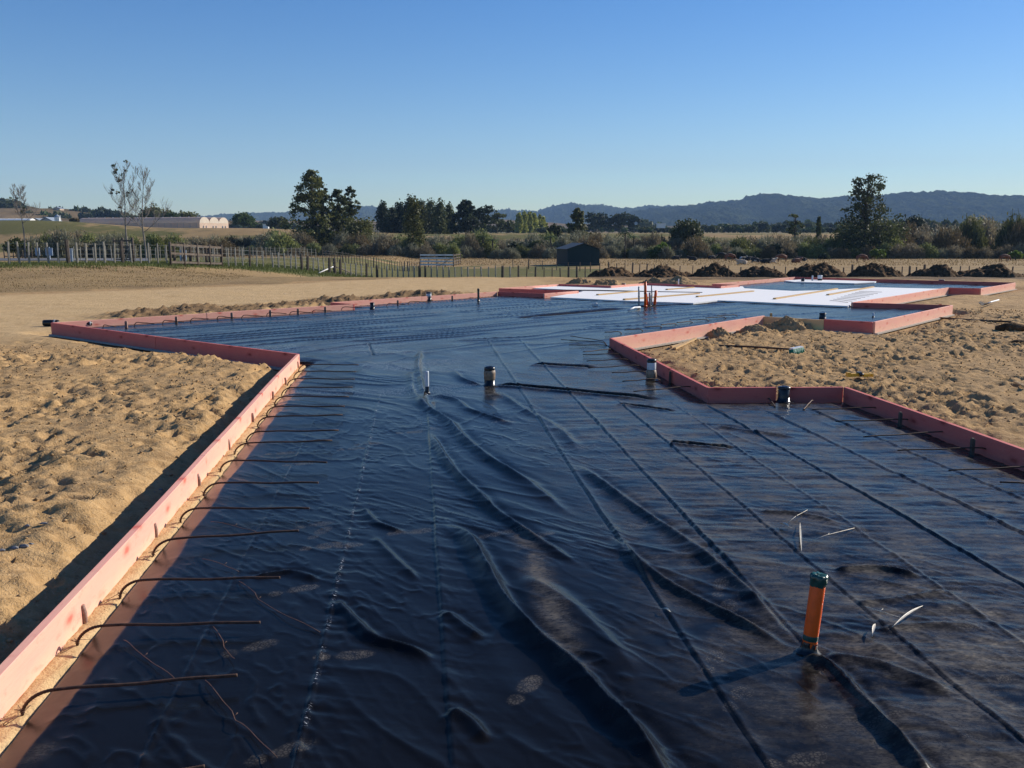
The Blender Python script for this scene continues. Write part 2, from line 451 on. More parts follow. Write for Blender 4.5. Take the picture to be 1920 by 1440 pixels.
    # driveway: left border curve in world space
    lb = np.interp(X, [-60, -27, -17, -9, -4.5, 2, 9, 14], [26.5, 27.5, 29.5, 37, 43, 44, 43, 42])
    dry = S((Y - lb + wob2 * 1.2) / 1.0)
    fld = S((Y - 62 + wob * 8) / 12)
    grn = fld * S((X * 100 / np.maximum(Y, 20) - (-60)) / 20) * S((150 - Y - wob * 20) / 14) * S((17 - X) / 8) * 1.15
    grn = np.maximum(grn, .55 * S((Y - 50) / 4) * S((-X - 16) / 4) * S((75 - Y) / 10))
    grn = np.maximum(grn, .62 * S((Y - 245) / 10) * (.9 + .1 * S(-X / 60)) + .75 * fbm(X * .03, Y * .06, 4, 87) * S((Y - 245) / 10))
    soil = S((Y - 38 - wob2 * 2) / 3) * S((X - 1) / 4) * S((66 - Y) / 6) * (.75 + .3 * wob2)
    soil = np.maximum(soil, berm * .7)
    soil = np.maximum(soil, .45 * S((Y - lb + 1) / 2) * S((lb + 8 - Y) / 5) * S(wob2 * 3 + .3) * S((X + 20) / 6))
    soil = np.maximum(soil, .34 * right * (1 - left) * (Y > 5) * (Y < 42))
    pale = np.zeros_like(X); pale = np.where(inl | inr, 1.0, pale)
    pale = np.maximum(pale, .8 * pad * S((lb - Y) / 1.5) * (1 - np.clip(berm * 1.3, 0, 1)))
    for arr in (dry,): arr[...] = np.clip(arr, 0, 1)
    ny, nx = X.shape
    idx = np.arange(nx * ny).reshape(ny, nx)
    q = np.stack([idx[:-1, :-1], idx[:-1, 1:], idx[1:, 1:], idx[1:, :-1]], -1).reshape(-1, 4)
    me = np_mesh('ground', np.stack([X, Y, Z], -1).reshape(-1, 3), q)
    at = me.color_attributes.new('zone', 'FLOAT_COLOR', 'POINT')
    at.data.foreach_set('color', np.stack([dry, grn, soil, pale], -1).astype(np.float32).ravel())
    t = NT('ground_soil'); v = t.coord()
    a = t.n('ShaderNodeAttribute', attribute_name='zone'); sep = t.n('ShaderNodeSeparateColor'); t.l(a.outputs['Color'], sep.inputs[0])
    n1 = t.noise(v, 1.3, 8, .6); n2 = t.noise(v, 9, 6, .65); n3 = t.noise(v, 70, 4, .6); n4 = t.noise(v, .25, 4)
    sand = t.ramp(n2, [(.28, (.29, .172, .072)), (.5, (.455, .285, .128)), (.75, (.57, .375, .18))])
    sand = t.mix(t.ramp(n1, [(.45, 0), (.75, .6)]), sand, (.29, .185, .095))
    sand = t.mix(t.ramp(n3, [(.55, 0), (.75, .5)]), sand, (.56, .43, .28))
    sand = t.mix(t.ramp(t.noise(v, 24, 3), [(.62, 0), (.72, .7)]), sand, (.20, .125, .065))
    pl = t.ramp(t.noise(v, 3, 6), [(.3, (.54, .36, .17)), (.7, (.66, .46, .24))])
    pl = t.mix(t.ramp(n3, [(.5, 0), (.8, .5)]), pl, (.40, .29, .17))
    c = t.mix(a.outputs['Alpha'], sand, pl)
    gd = t.ramp(t.noise(v, 5, 8, .75), [(.28, (.22, .135, .06)), (.5, (.36, .24, .11)), (.75, (.48, .34, .17))])
    gd = t.mix(t.ramp(n4, [(.4, 0), (.65, .6)]), gd, (.25, .17, .085))
    brk = t.math('MULTIPLY', t.math('ADD', sep.outputs[0], t.math('MULTIPLY', t.math('SUBTRACT', n1, .5), .9)), 1)
    c = t.mix(t.ramp(brk, [(.35, 0), (.6, 1)]), c, gd)
    gg = t.ramp(t.noise(v, 2.2, 8, .7), [(.3, (.075, .085, .026)), (.5, (.12, .12, .038)), (.75, (.20, .165, .065))])
    brk = t.math('ADD', sep.outputs[1], t.math('MULTIPLY', t.math('SUBTRACT', n4, .5), 1.0))
    c = t.mix(t.ramp(brk, [(.35, 0), (.65, .9)]), c, gg)
    brk = t.math('ADD', sep.outputs[2], t.math('MULTIPLY', t.math('SUBTRACT', n2, .5), .8))
    c = t.mix(t.ramp(brk, [(.3, 0), (.7, .85)]), c, (.13, .085, .05))
    hb = t.math('ADD', t.math('MULTIPLY', n2, 1.0), t.math('MULTIPLY', n3, .35))
    t.set(col=c, rough=.95, spec=.08, nor=t.bump(hb, .8, .03))
    o = link_mesh('ground', me, t.m); tag(o, kind='structure')
    return o, X, Y, Z, xs, ys
ground, GX, GY, GZ, GXS, GYS = make_ground()
def gz(x, y):
    i = min(max(np.searchsorted(GXS, x), 1), len(GXS) - 1); j = min(max(np.searchsorted(GYS, y), 1), len(GYS) - 1)
    return float(GZ[j, i])

# ------------------------------------------------------------------ polythene sheet
def make_sheet():
    xs = np.concatenate([np.arange(-36, -22, .15), np.arange(-22, uL - .2, .04), np.arange(uL - .2, 3.2, .0092), np.arange(3.2, 6.2, .014), axis([(6.2, 40, lambda x: .03 + (x - 6.2) * .012)])])
    ys = axis([(-3, 1.2, lambda y: .08), (1.2, 4.5, lambda y: .0125), (4.5, 18, lambda y: .0029 * y), (18, 34, lambda y: .0036 * y), (34, 60, lambda y: .006 * y)])
    U, V = np.meshgrid(xs, ys)
    X = U * UD[0] + V * VD[0]; Y = U * UD[1] + V * VD[1]
    sp_ = POLY.copy()
    sp_[0] = UV2(uL + .105, -3).xy; sp_[1] = UV2(uL + .105, vL1 - .02).xy
    sp2 = np.concatenate([sp_[:2], [np.array(UV2(uL + .03, vL1 + .03).xy)], sp_[2:]])
    D, bx, by = sdf(X, Y, sp2)
    DB, _, _ = sdf(X, Y, POLY)
    ins = D > 0
    keepc = ins[:-1, :-1] | ins[:-1, 1:] | ins[1:, 1:] | ins[1:, :-1]
    dout = (D < -.35)
    keepc &= ~(dout[:-1, :-1] | dout[:-1, 1:] | dout[1:, 1:] | dout[1:, :-1])
    X = np.where(ins, X, bx); Y = np.where(ins, Y, by)
    # --- relief
    Z = np.zeros_like(X)
    dR = np.minimum(np.abs(U - uR), 9) + 99 * (V > vR)
    # slope down into the edge footings
    eL = S(1 - (U - uL - .08) / .40) * (V < vL1 + .1); calm = 1 - .88 * S(1.25 - (U - uL - .08) / .25) * (V < vL1 + .1)
    Z -= .046 * np.clip(1 - (U - uL - .10) / (.135 + .03 * perlin(V * 1.7, V * 0 + 4.4, 58)), 0, 1) ** 1.1 * (V < vL1 + .05)
    Z -= .05 * S(1 - (DB - .02) / .35) * (1 - eL)
    nearf = S((13.5 - V) / 5)
    midf = S((V - 8) / 3) * S((19 - V) / 4)
    wob = perlin(U * .35, V * .35, 5) * .5
    # broad gentle undulation
    Z += .010 * fbm(U * .6, V * .45, 2, 11)
    # diagonal soft folds
    a = U * .55 - V * .84; b = U * .84 + V * .55
    n = fbm(a * .45 + wob, b * 1.7 + wob * 2, 2, 21)
    Z += .006 * (1 - np.abs(n)) ** 12 * nearf * (.12 + .88 * S((perlin(U * .8, V * .5, 55) + .35) * 1.6)) * calm
    # transverse crinkles
    n = fbm(U * 1.2 + wob * .6, V * 5.5 + U * .8 + wob * 2, 3, 27)
    nd = fbm(a * 1.5 + wob, b * 4.6 + wob * 3, 3, 28); rt = S((U - .7) / 1.2)
    nr = fbm(a * 1.6 + wob * 2, b * 5.2 + wob * 4, 3, 29, .6); Z += .0050 * (1 - np.abs(nr)) ** 10 * (.3 + .7 * S((perlin(U * .9, V * .7, 57) + .3) * 1.8)) * calm * (1 - .4 * rt) * S((12 - V) / 4)
    n = nd * (1 - rt) + n * rt
    patch = S((perlin(U * .9, V * .7, 56) + .25) * 1.8)
    amp = (.0006 + .0016 * patch) * (1 - S((U - .6) / 1.2)) + (.0042 + .0022 * patch) * S((U - .6) / 1.2)
    Z += amp * n * calm * (1 - .9 * S((V - 8) / 4))
    n = fbm(U * 4.5, V * 17 + U * 3, 3, 33) * rt + fbm(a * 4.5, b * 14, 3, 34) * (1 - rt)
    Z += (.0004 + .0026 * S((U - .6) / 1.2) * (.35 + .65 * patch)) * n * calm * (1 - S((V - 6.5) / 4))
    # rumpled middle band
    n = fbm(a * .8 + wob, b * 2.4 + wob * 3, 2, 41)
    Z += .012 * (1 - np.abs(n)) ** 5 * midf * (.18 + .82 * S((.8 - U) / 1.6))
    # far wing: creases along the wing
    wgf = S((V - 13.5) / 3); Z *= 1 - .75 * wgf
    aw = X * .74 + Y * .67; bw = -X * .67 + Y * .74
    n = fbm(aw * .11 + wob, bw * 1.3 + wob, 2, 45, .5)
    Z += .020 * (1 - np.abs(n)) ** 7 * wgf + .0016 * fbm(aw * .5, bw * 2.6, 2, 47) * wgf
    # --- seams and machine folds running along the slab axis
    seams = []
    def seam(p1, p2, h=.008, w=.010, gather=0, v1=None, v0=None, kind='ridge'):
        q1 = uv(P(*p1)); q2 = uv(P(*p2))
        u0, v0_, u1, v1_ = q1[0], q1[1], q2[0], q2[1]
        us = u0 + (u1 - u0) * (V - v0_) / (v1_ - v0_)
        us = np.clip(us, min(u0, u1) - .12, max(u0, u1) + .12) + .006 * perlin(V * 1.4, V * 0 + h * 1000, 3)
        ends = S((max(v0_, v1_) + .3 - V) / .5)
        if v0 is not None: ends = ends * S((V - v0) / .3)
        du = U - us
        mod = .75 + .45 * perlin(V * .45, V * 0 + 5.3 + h * 77, 6)
        if kind == 'ridge': 
            z = h * mod * np.exp(-(du / w) ** 2)
        elif kind == 'step':
            z = h * mod * (np.where(du > 0, np.exp(-np.abs(du) / (w * 7)), np.exp(-(du / w) ** 2)))
        else:
            z = h * mod * (S((du + .010) / .020) * np.exp(-np.maximum(du, 0) / (w * 3.4)) - .30 * np.exp(-((du + w * 1.2) / w) ** 2))
        if gather:
            g = fbm(V * 13 + du * 4, du * 2.0 + V * 2, 2, 91)
            z = z + gather * g * np.where(du > 0, np.exp(-du / .13), np.exp(du / .03)) * S((10.5 - V) / 3)
        seams.append((us, ends))
        return z * ends
    Z += seam((260, 1440), (600, 770), .006, .010, .003)
    Z += seam((553, 1440), (713, 737), .010, .009, .0050)
    usB, enB = seams[-1]
    Z += seam((850, 1440), (803, 780), .019, .008, .003, kind='step')
    Z += seam((1442, 1440), (913, 637), .021, .008, .0, kind='valley')
    Z += seam((1497, 1194), (972, 635), .019, .008, .0, kind='valley')
    Z += seam((1694, 1200), (1160, 754), .016, .008, .0015, kind='valley')
    Z += seam((1732, 1079), (1258, 754), .007, .012, .003)
    Z += seam((1920, 1100), (1331, 763), .019, .008, .0, kind='valley')
    Z += seam((1920, 1002), (1437, 771), .019, .008, .0, kind='valley')
    Z += seam((1920, 938), (1518, 767), .018, .008, .0, kind='valley')
    # --- long free folds: polyline in photo pixels converted to the ground
    def fold(pp, h, w, asym=1.8, taper=True):
        q = np.array([uv(P(*p)) for p in pp])
        # resample smooth (Catmull-like by interpolation on chord)
        s = np.concatenate([[0], np.cumsum(np.hypot(*np.diff(q, axis=0).T))]); L = s[-1]
        ss = np.linspace(0, L, 26)
        def cr(c):
            m = np.gradient(c, s); out = []
            for t_ in ss:
                k = min(np.searchsorted(s, t_, side='right') - 1, len(s) - 2); hh = s[k + 1] - s[k]; t = (t_ - s[k]) / hh
                out.append((2*t**3-3*t**2+1)*c[k] + (t**3-2*t**2+t)*hh*m[k] + (-2*t**3+3*t**2)*c[k+1] + (t**3-t**2)*hh*m[k+1])
            return np.array(out)
        qx, qy = cr(q[:, 0]), cr(q[:, 1])
        R = w * 7
        sel = (U > qx.min() - R) & (U < qx.max() + R) & (V > qy.min() - R) & (V < qy.max() + R)
        js = np.where(sel.any(1))[0]; is_ = np.where(sel.any(0))[0]
        if len(js) == 0: return
        sl = (slice(js[0], js[-1] + 1), slice(is_[0], is_[-1] + 1))
        u, v = U[sl], V[sl]; best = np.full(u.shape, 1e9); side = np.zeros(u.shape); st = np.zeros(u.shape)
        for i in range(25):
            ax, ay = qx[i], qy[i]; ex, ey = qx[i + 1] - ax, qy[i + 1] - ay; LL = ex * ex + ey * ey
            t = np.clip(((u - ax) * ex + (v - ay) * ey) / LL, 0, 1)
            dx = u - ax - t * ex; dy = v - ay - t * ey; d = np.hypot(dx, dy); m = d < best
            best = np.where(m, d, best); side = np.where(m, np.sign(ex * dy - ey * dx), side); st = np.where(m, (i + t) / 25, st)
        env = S(st / .12) * S((1 - st) / .2) if taper else S((1 - st) / .15)
        mod = 1 + .22 * perlin(st * L * 2.2, st * 0 + 3.3 + h * 50, 8)
        ww = np.where(side > 0, w, w * asym) * (1 + .25 * perlin(st * L * 1.7, st * 0 + 9.1, 9))
        crest = h * mod * (.55 * np.exp(-(best / ww) ** 2) + .50 * np.exp(-(best / (ww * .72)) ** 1.15))
        vall = -.22 * h * np.exp(-((best - 2.3 * ww) / (1.2 * ww)) ** 2) * (side > 0)
        # small cross wrinkles riding on the fold
        cw = .06 * h * fbm(st * L * 5 + best * 6, best * 7, 3, 15) * np.exp(-(best / (2.2 * w)) ** 2)
        Z[sl] += (crest + vall + cw) * env
    fold([(790, 655), (785, 689), (794, 738), (802, 768), (837, 789), (871, 825), (917, 862), (1000, 913), (1067, 963), (1130, 990)], .044, .036)
    fold([(770, 700), (776, 740), (800, 772)], .032, .038)
    fold([(807, 815), (853, 887), (893, 927), (930, 963), (983, 1000), (1033, 1032), (1100, 1070)], .044, .028)
    fold([(827, 985), (867, 1003), (893, 1037), (917, 1080), (950, 1137), (1000, 1192), (1083, 1263), (1135, 1320), (1185, 1368), (1235, 1440), (1290, 1560)], .056, .036, 1.7)
    fold([(1080, 870), (1185, 948), (1271, 1008), (1400, 1110), (1500, 1215)], .034, .030)
    fold([(1150, 1010), (1190, 1053), (1241, 1091), (1313, 1130), (1399, 1172), (1495, 1222)], .032, .026)
    fold([(1530, 1235), (1560, 1252), (1591, 1282), (1638, 1341), (1698, 1405), (1760, 1490)], .034, .024, 1.8, False)
    fold([(811, 738), (852, 751), (880, 770), (927, 785), (965, 797)], .030, .035)
    fold([(849, 696), (871, 714), (905, 724)], .032, .035)
    fold([(627, 1127), (667, 1167), (707, 1200), (767, 1217), (820, 1240)], .026, .022)
    fold([(680, 953), (717, 987), (760, 1000)], .018, .020)
    fold([(700, 1010), (740, 1050), (790, 1095)], .014, .020)
    fold([(930, 735), (985, 770), (1040, 800), (1090, 850)], .022, .04)
    fold([(835, 1150), (870, 1175), (905, 1200)], .020, .025)
    fold([(845, 1330), (880, 1350), (915, 1390)], .020, .025)
    fold([(1540, 1225), (1620, 1235), (1700, 1262), (1800, 1300)], .020, .03)
    fold([(470, 1085), (540, 1075), (600, 1092)], .018, .02)
    fold([(980, 1080), (1050, 1120), (1130, 1190), (1200, 1270)], .016, .04)
    fold([(1340, 800), (1420, 812), (1500, 822)], .022, .035)
    fold([(1420, 960), (1500, 965), (1580, 985)], .014, .02)
    fold([(1560, 1070), (1640, 1066), (1735, 1082)], .024, .022)
    fold([(1600, 1130), (1700, 1120), (1790, 1105)], .016, .02)
    fold([(1640, 1180), (1750, 1170), (1850, 1172)], .016, .02)
    # --- service trenches under the sheet: narrow slots with dirt
    dirt = np.zeros_like(X)
    def slot(p1, p2, w, dep, dk):
        q1 = np.array(uv(P(*p1))); q2 = np.array(uv(P(*p2))); e = q2 - q1; L = e @ e
        t = np.clip(((U - q1[0]) * e[0] + (V - q1[1]) * e[1]) / L, 0, 1)
        d = np.hypot(U - q1[0] - t * e[0], V - q1[1] - t * e[1])
        d = d + .02 * perlin(t * 12, t * 0 + 1.3, 2)
        env = S(t / .06) * S((1 - t) / .2)
        nonlocal Z, dirt
        Z = Z - dep * np.exp(-(d / w) ** 4) * env + dep * .5 * np.exp(-((d - 1.9 * w) / w) ** 2) * env
        dirt = np.maximum(dirt, dk * np.exp(-(d / w) ** 4) * env)
    slot((931, 722), (1245, 750), .055, .05, 1.0)
    slot((1000, 683), (1120, 690), .07, .03, .8)
    slot((1255, 831), (1380, 841), .03, .03, .8)
    slot((1160, 758), (1270, 772), .03, .02, .5)
    slot((700, 668), (690, 640), .02, .01, .2)
    slot((975, 597), (1185, 578), .12, .04, .5)
    slot((1190, 577), (1400, 566), .16, .04, .8)
    # --- dust and boot marks (stains), painted sun glints
    foot = np.zeros_like(X); dust = np.zeros_like(X)
    feet = [(1350, 1102, 25), (1368, 1142, 20), (1338, 1240, 30), (1385, 1308, 40), (1622, 1372, 0), (1672, 1348, 60), (1745, 1402, 30), (1495, 1428, 80), (1745, 1022, -20), (1692, 1016, -10),
            (1900, 1125, -30), (1850, 1030, 10), (1690, 1050, 60), (1620, 1000, 0), (1560, 1345, 50), (1800, 1360, 10), (1180, 990, 80), (1215, 983, 80), (660, 841, 80), (692, 832, 80), (768, 811, 75), (805, 806, 75),
            (944, 791, 75), (780, 997, 80), (765, 1000, 80), (937, 1003, 80), (955, 1002, 80), (1003, 1005, 80), (590, 985, 70), (603, 1026, 70), (640, 1026, 80), (552, 1108, 70), (645, 1228, 85), (528, 1408, 60),
            (470, 1215, 60), (600, 1000, 20), (1290, 870, 60), (1480, 890, 20), (1560, 900, 30), (1790, 1100, 30), (1640, 930, 0), (1480, 1180, 10), (1460, 1060, 0), (985, 1290, 30), (1440, 868, 0), (1340, 905, 80),
            (560, 868, 80), (525, 848, 80), (1245, 800, 80), (1810, 1180, 60), (1870, 1250, 20), (1780, 960, 80), (1860, 985, 40), (1570, 870, 80), (1530, 860, 80), (1400, 1010, 80)]
    for (fx, fy, an) in feet:
        c = uv(P(fx, fy)); 
        j0, j1 = np.searchsorted(ys, [c[1] - .25, c[1] + .25]); i0, i1 = np.searchsorted(xs, [c[0] - .25, c[0] + .25])
        u = U[j0:j1, i0:i1] - c[0]; v = V[j0:j1, i0:i1] - c[1]; r = math.radians(90 - an)
        p = u * math.cos(r) + v * math.sin(r); w = -u * math.sin(r) + v * math.cos(r)
        m = np.maximum(S((1 - np.sqrt(((p - .045) / .095) ** 2 + (w / .05) ** 2)) * 4), S((1 - np.sqrt(((p + .095) / .042) ** 2 + (w / .038) ** 2)) * 4))
        foot[j0:j1, i0:i1] = np.maximum(foot[j0:j1, i0:i1], m * (.5 + .5 * random.random()))
    def blot(p1, p2, w, k):
        nonlocal dust
        q1 = np.array(uv(P(*p1))); q2 = np.array(uv(P(*p2))); e = q2 - q1; L = max(e @ e, 1e-6)
        t = np.clip(((U - q1[0]) * e[0] + (V - q1[1]) * e[1]) / L, 0, 1)
        d = np.hypot(U - q1[0] - t * e[0], V - q1[1] - t * e[1])
        dust = np.maximum(dust, k * np.exp(-(d / w) ** 2))
    tape = np.exp(-((U - usB - .004) / .007) ** 2) * enB * S(perlin(V * 6, V * 0 + 2.2, 31) * 2 + .55)  # broken pale line painted for sun glints on the crinkled seam tape
    blot((985, 1010), (1075, 1240), .07, .9)
    blot((1460, 1000), (1500, 960), .35, .7)
    blot((1640, 1080), (1900, 1190), .32, 1.0)
    blot((1720, 1190), (1920, 1340), .30, 1.0)
    blot((1250, 850), (1500, 900), .5, .55)
    blot((1540, 1240), (1600, 1240), .06, .8)
    blot((910, 728), (930, 745), .12, .5)
    blot((60, 1420), (75, 1405), .05, .4)
    dust = np.maximum(dust, .72 * S((U - .6) / 1.6) * S((15 - V) / 3))
    dust = np.maximum(dust, .22 * S((V - 11) / 3))
    used = np.zeros(X.size, bool); ny, nx = X.shape
    idx = np.arange(nx * ny).reshape(ny, nx)
    q = np.stack([idx[:-1, :-1], idx[:-1, 1:], idx[1:, 1:], idx[1:, :-1]], -1)[keepc]
    used[q.ravel()] = True; re = np.cumsum(used) - 1
    co = np.stack([X, Y, Z], -1).reshape(-1, 3)[used]
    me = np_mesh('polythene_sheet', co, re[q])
    at = me.color_attributes.new('mark_glint', 'FLOAT_COLOR', 'POINT')
    at.data.foreach_set('color', np.stack([foot, dust, dirt, np.maximum(tape, .85 * S((V - 9.5) / 2) * S((17.5 - V) / 3) * S((1.6 - U) / 1.5) * S((perlin(U * .5, V * .8, 66) + .15) * 2.5))], -1).reshape(-1, 4)[used].astype(np.float32).ravel())  # alpha: seam glints plus a patchy band of painted glints
    # material
    t = NT('black_polythene'); v = t.coord((1, 1, 1))
    a_ = t.n('ShaderNodeAttribute', attribute_name='mark_glint'); sep = t.n('ShaderNodeSeparateColor'); t.l(a_.outputs['Color'], sep.inputs[0])
    fine = t.noise(t.coord((1, 1.7, 1), 0.5), 26, 4, .6, .5)
    mid = t.noise(t.coord((1, 1.8, 1), 0.5), 6, 4, .6, .8)
    tread = t.vor(v, 68, 'DISTANCE_TO_EDGE'); tread = t.ramp(tread, [(.05, .25), (.25, 1)])
    dn = t.noise(v, 3.2, 8, .7); dn2 = t.noise(t.coord((1, 2.6, 1)), 11, 6, .7)
    dm = t.math('MULTIPLY', t.ramp(dn, [(.40, 0), (.66, 1)]), t.ramp(dn2, [(.30, .15), (.68, 1)]))
    dm = t.math('MULTIPLY', dm, sep.outputs[1]); dm = t.math('MULTIPLY', dm, t.ramp(t.noise(t.coord((1, 2.2, 1)), 45, 5, .75), [(.36, .25), (.62, 1)]))
    fm = t.math('MULTIPLY', t.math('MULTIPLY', sep.outputs[0], tread), t.ramp(t.noise(v, 18, 4), [(.3, .15), (.65, 1)]))
    dust_ = t.math('MAXIMUM', t.math('MULTIPLY', dm, .72), t.math('MULTIPLY', fm, .30))
    grain = t.ramp(t.noise(v, 160, 2), [(.70, 0), (.78, .5)])
    dust_ = t.math('MAXIMUM', dust_, t.math('MULTIPLY', grain, t.math('ADD', t.math('MULTIPLY', sep.outputs[1], .5), .05)))
    base = t.mix(dust_, (.0062, .0058, .0055), (.42, .35, .26))
    base = t.mix(t.math('MULTIPLY', sep.outputs[2], t.ramp(dn2, [(.3, .5), (.6, 1)])), base, (.035, .025, .016))
    glint_spk = t.math('MULTIPLY', a_.outputs['Alpha'], t.ramp(t.noise(t.coord((1, 2.2, 1)), 62, 3, .6), [(.60, 0), (.66, 1)]))
    base = t.mix(glint_spk, base, (.80, .82, .84))  # sun glints painted as near-white specks in the base colour
    ro = t.math('ADD', .13, t.math('MULTIPLY', t.noise(v, 2.0, 5), .16))
    ro = t.math('ADD', ro, t.math('MULTIPLY', dust_, .8)); ro = t.math('ADD', ro, t.math('MULTIPLY', sep.outputs[2], .5), True)
    nb = t.bump(mid, .12, .006); nb = t.bump(fine, .07, .003, nb)
    t.set(col=base, rough=ro, ior=1.46, spec=.12, nor=nb)
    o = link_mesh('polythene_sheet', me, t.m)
    tag(o, 'wrinkled black polythene membrane laid over the whole slab between the pink boards', 'plastic sheet')
make_sheet()

# ------------------------------------------------------------------ formwork boards
def board(a, b, label, mat='pink_timber', ztop=ZT, h=.225, th=.045, side=1, split=None, strip=False):
    """a,b: world points of the outline; timber stands just outside of the outline"""
    a = Vector((a[0], a[1], 0)); b = Vector((b[0], b[1], 0)); d = (b - a).normalized(); n = Vector((-d.y, d.x, 0)) * side
    L = (b - a).length; an = math.atan2(d.y, d.x)
    cuts = [0] + [c * L for c in (split or [])] + [L]
    for i in range(len(cuts) - 1):
        s0, s1 = cuts[i] + (.002 if i else -.0), cuts[i + 1] - .002
        mid = a + d * (s0 + s1) / 2 + n * (th / 2 + .001 + (.004 if i % 2 else 0))
        bm = bmesh.new(); bmesh.ops.create_cube(bm, size=1)
        l_ = s1 - s0
        for v in bm.verts: v.co = Vector((v.co.x * l_, v.co.y * th, v.co.z * h))
        ne = max(2, int(l_ / .5))
        eds = [e for e in bm.edges if abs(e.verts[0].co.x - e.verts[1].co.x) > l_ * .5]
        bmesh.ops.subdivide_edges(bm, edges=eds, cuts=ne)
        ph = random.random() * 9
        for v in bm.verts:
            v.co.y += .004 * math.sin(v.co.x * 1.3 + ph); v.co.z += .003 * math.sin(v.co.x * .9 + ph * 2)
        bmesh.ops.bevel(bm, geom=[e for e in bm.edges if e.calc_face_angle(0) > 1], offset=.003, segments=1, affect='EDGES')
        me = bpy.data.meshes.new('formwork_board'); bm.to_mesh(me); bm.free()
        o = link_mesh('formwork_board', me, M[mat], None, (mid.x, mid.y, ztop - h / 2 + random.uniform(-.002, .002)))
        o.rotation_euler = (0, 0, an)
        lab = label if not isinstance(label, (list, tuple)) else label[i]
        tag(o, lab, 'timber board', 'pink timber boards boxing the slab')
        if strip:
            s = MB(); s.box((0, side * (-.01 + th), -h / 2 - .012), (l_, .09, .03)); s.build('base_strip', M['concrete'], o)
PB = poly
tops = [
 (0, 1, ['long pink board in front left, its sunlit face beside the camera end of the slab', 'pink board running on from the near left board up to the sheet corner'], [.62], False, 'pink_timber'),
 (1, 2, ['shaded pink end board of the left wing, half nearest the slab corner', 'shaded pink end board of the left wing, half reaching its far left corner'], [.5], True, 'pink_shaded'),
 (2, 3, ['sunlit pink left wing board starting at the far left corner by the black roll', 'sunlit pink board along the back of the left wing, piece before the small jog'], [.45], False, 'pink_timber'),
 (3, 4, 'short jog board in the back left pink boxing', None, False, 'pink_shaded'),
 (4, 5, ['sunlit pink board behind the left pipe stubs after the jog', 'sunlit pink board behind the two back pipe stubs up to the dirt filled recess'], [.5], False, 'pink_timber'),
 (5, 6, 'shaded board in front of the dirt filled recess', None, False, 'pink_shaded'),
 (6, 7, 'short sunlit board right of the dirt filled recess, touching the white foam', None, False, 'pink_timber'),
 (7, 8, 'shaded board behind the dirt filled recess', None, False, 'pink_shaded'),
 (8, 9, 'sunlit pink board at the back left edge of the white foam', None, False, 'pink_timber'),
 (9, 10, 'shaded pink board behind the white foam, left of the small dark stub', None, False, 'pink_shaded'),
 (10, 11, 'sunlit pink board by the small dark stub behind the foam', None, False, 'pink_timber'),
 (11, 12, 'shaded pink board behind the white foam in front of the sandy heap', None, False, 'pink_shaded'),
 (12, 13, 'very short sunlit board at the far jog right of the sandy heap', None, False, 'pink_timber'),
 (13, 14, 'short jog board hidden at the far back of the boxing', None, False, 'pink_shaded'),
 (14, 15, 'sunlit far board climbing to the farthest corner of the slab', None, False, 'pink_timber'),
 (15, 16, ['shaded farthest board in front of the dark mounds, left half', 'shaded farthest board in front of the dark mounds, right half by the dark stub'], [.5], False, 'pink_shaded'),
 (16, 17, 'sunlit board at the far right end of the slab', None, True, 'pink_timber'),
 (17, 18, 'short shaded board stepping back at the far right', None, True, 'pink_shaded'),
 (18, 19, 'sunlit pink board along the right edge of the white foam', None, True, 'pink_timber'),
 (19, 20, 'shaded board behind the right hand sheet bay, in front of the foam edge', None, False, 'pink_shaded'),
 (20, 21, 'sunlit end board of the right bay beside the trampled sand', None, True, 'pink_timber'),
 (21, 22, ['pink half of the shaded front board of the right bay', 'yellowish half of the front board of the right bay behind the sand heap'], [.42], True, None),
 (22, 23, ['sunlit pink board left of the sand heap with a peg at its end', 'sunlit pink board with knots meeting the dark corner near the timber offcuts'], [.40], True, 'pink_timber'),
 (23, 24, 'shaded pink board running from the inner corner past the white banded pipe', None, False, 'pink_shaded'),
 (25, 26, ['long shaded pink board on the right from the sheet corner', 'shaded pink board at the right running out of the picture'], [.35], False, 'pink_shaded'),
]
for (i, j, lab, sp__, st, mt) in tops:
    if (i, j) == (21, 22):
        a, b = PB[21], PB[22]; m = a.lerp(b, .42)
        board(a, m, lab[0], 'pink_shaded', side=-1 if False else 1, strip=True); board(m, b, lab[1], 'yellow_timber', strip=True, ztop=ZT - .01)
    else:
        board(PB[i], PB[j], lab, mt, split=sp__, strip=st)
# board with the pipe gap (corner 24 -> 25)
a, b = PB[24], PB[25]; g0, g1 = a.lerp(b, .505), a.lerp(b, .60)
board(a, g0, 'shaded pink board left of the black pipe standing in the board gap', 'pink_shaded')
board(g1, b, 'shaded pink board right of the black pipe standing in the board gap', 'pink_shaded')

# ------------------------------------------------------------------ pegs
def peg(px, py, h, label, z0=-.045, r=.013, group='wooden pegs holding the boards'):
    p = P(px, py, z0); m = MB()
    tilt = Vector((random.uniform(-.01, .01), random.uniform(-.01, .01), 0))
    m.tube([(0, 0, -.05), (0, 0, h * .5), (tilt.x, tilt.y, h - .004), (tilt.x, tilt.y, h)], [r * .9, r, r, r * .8], 10)
    o = m.build('formwork_peg', M['peg']); o.location = p
    tag(o, label, 'peg', group)
ordw = ['first', 'second', 'third', 'fourth', 'fifth', 'sixth', 'seventh', 'eighth', 'ninth', 'tenth', 'eleventh', 'twelfth', 'thirteenth', 'fourteenth', 'fifteenth', 'sixteenth']
for k, (x, y) in enumerate([(160, 1168), (293, 1008), (374, 911), (430, 843), (475, 792), (512, 749), (536, 722), (559, 690)]):
    peg(x, y, .095, ordw[k] + ' brown peg from the camera inside the near left board')
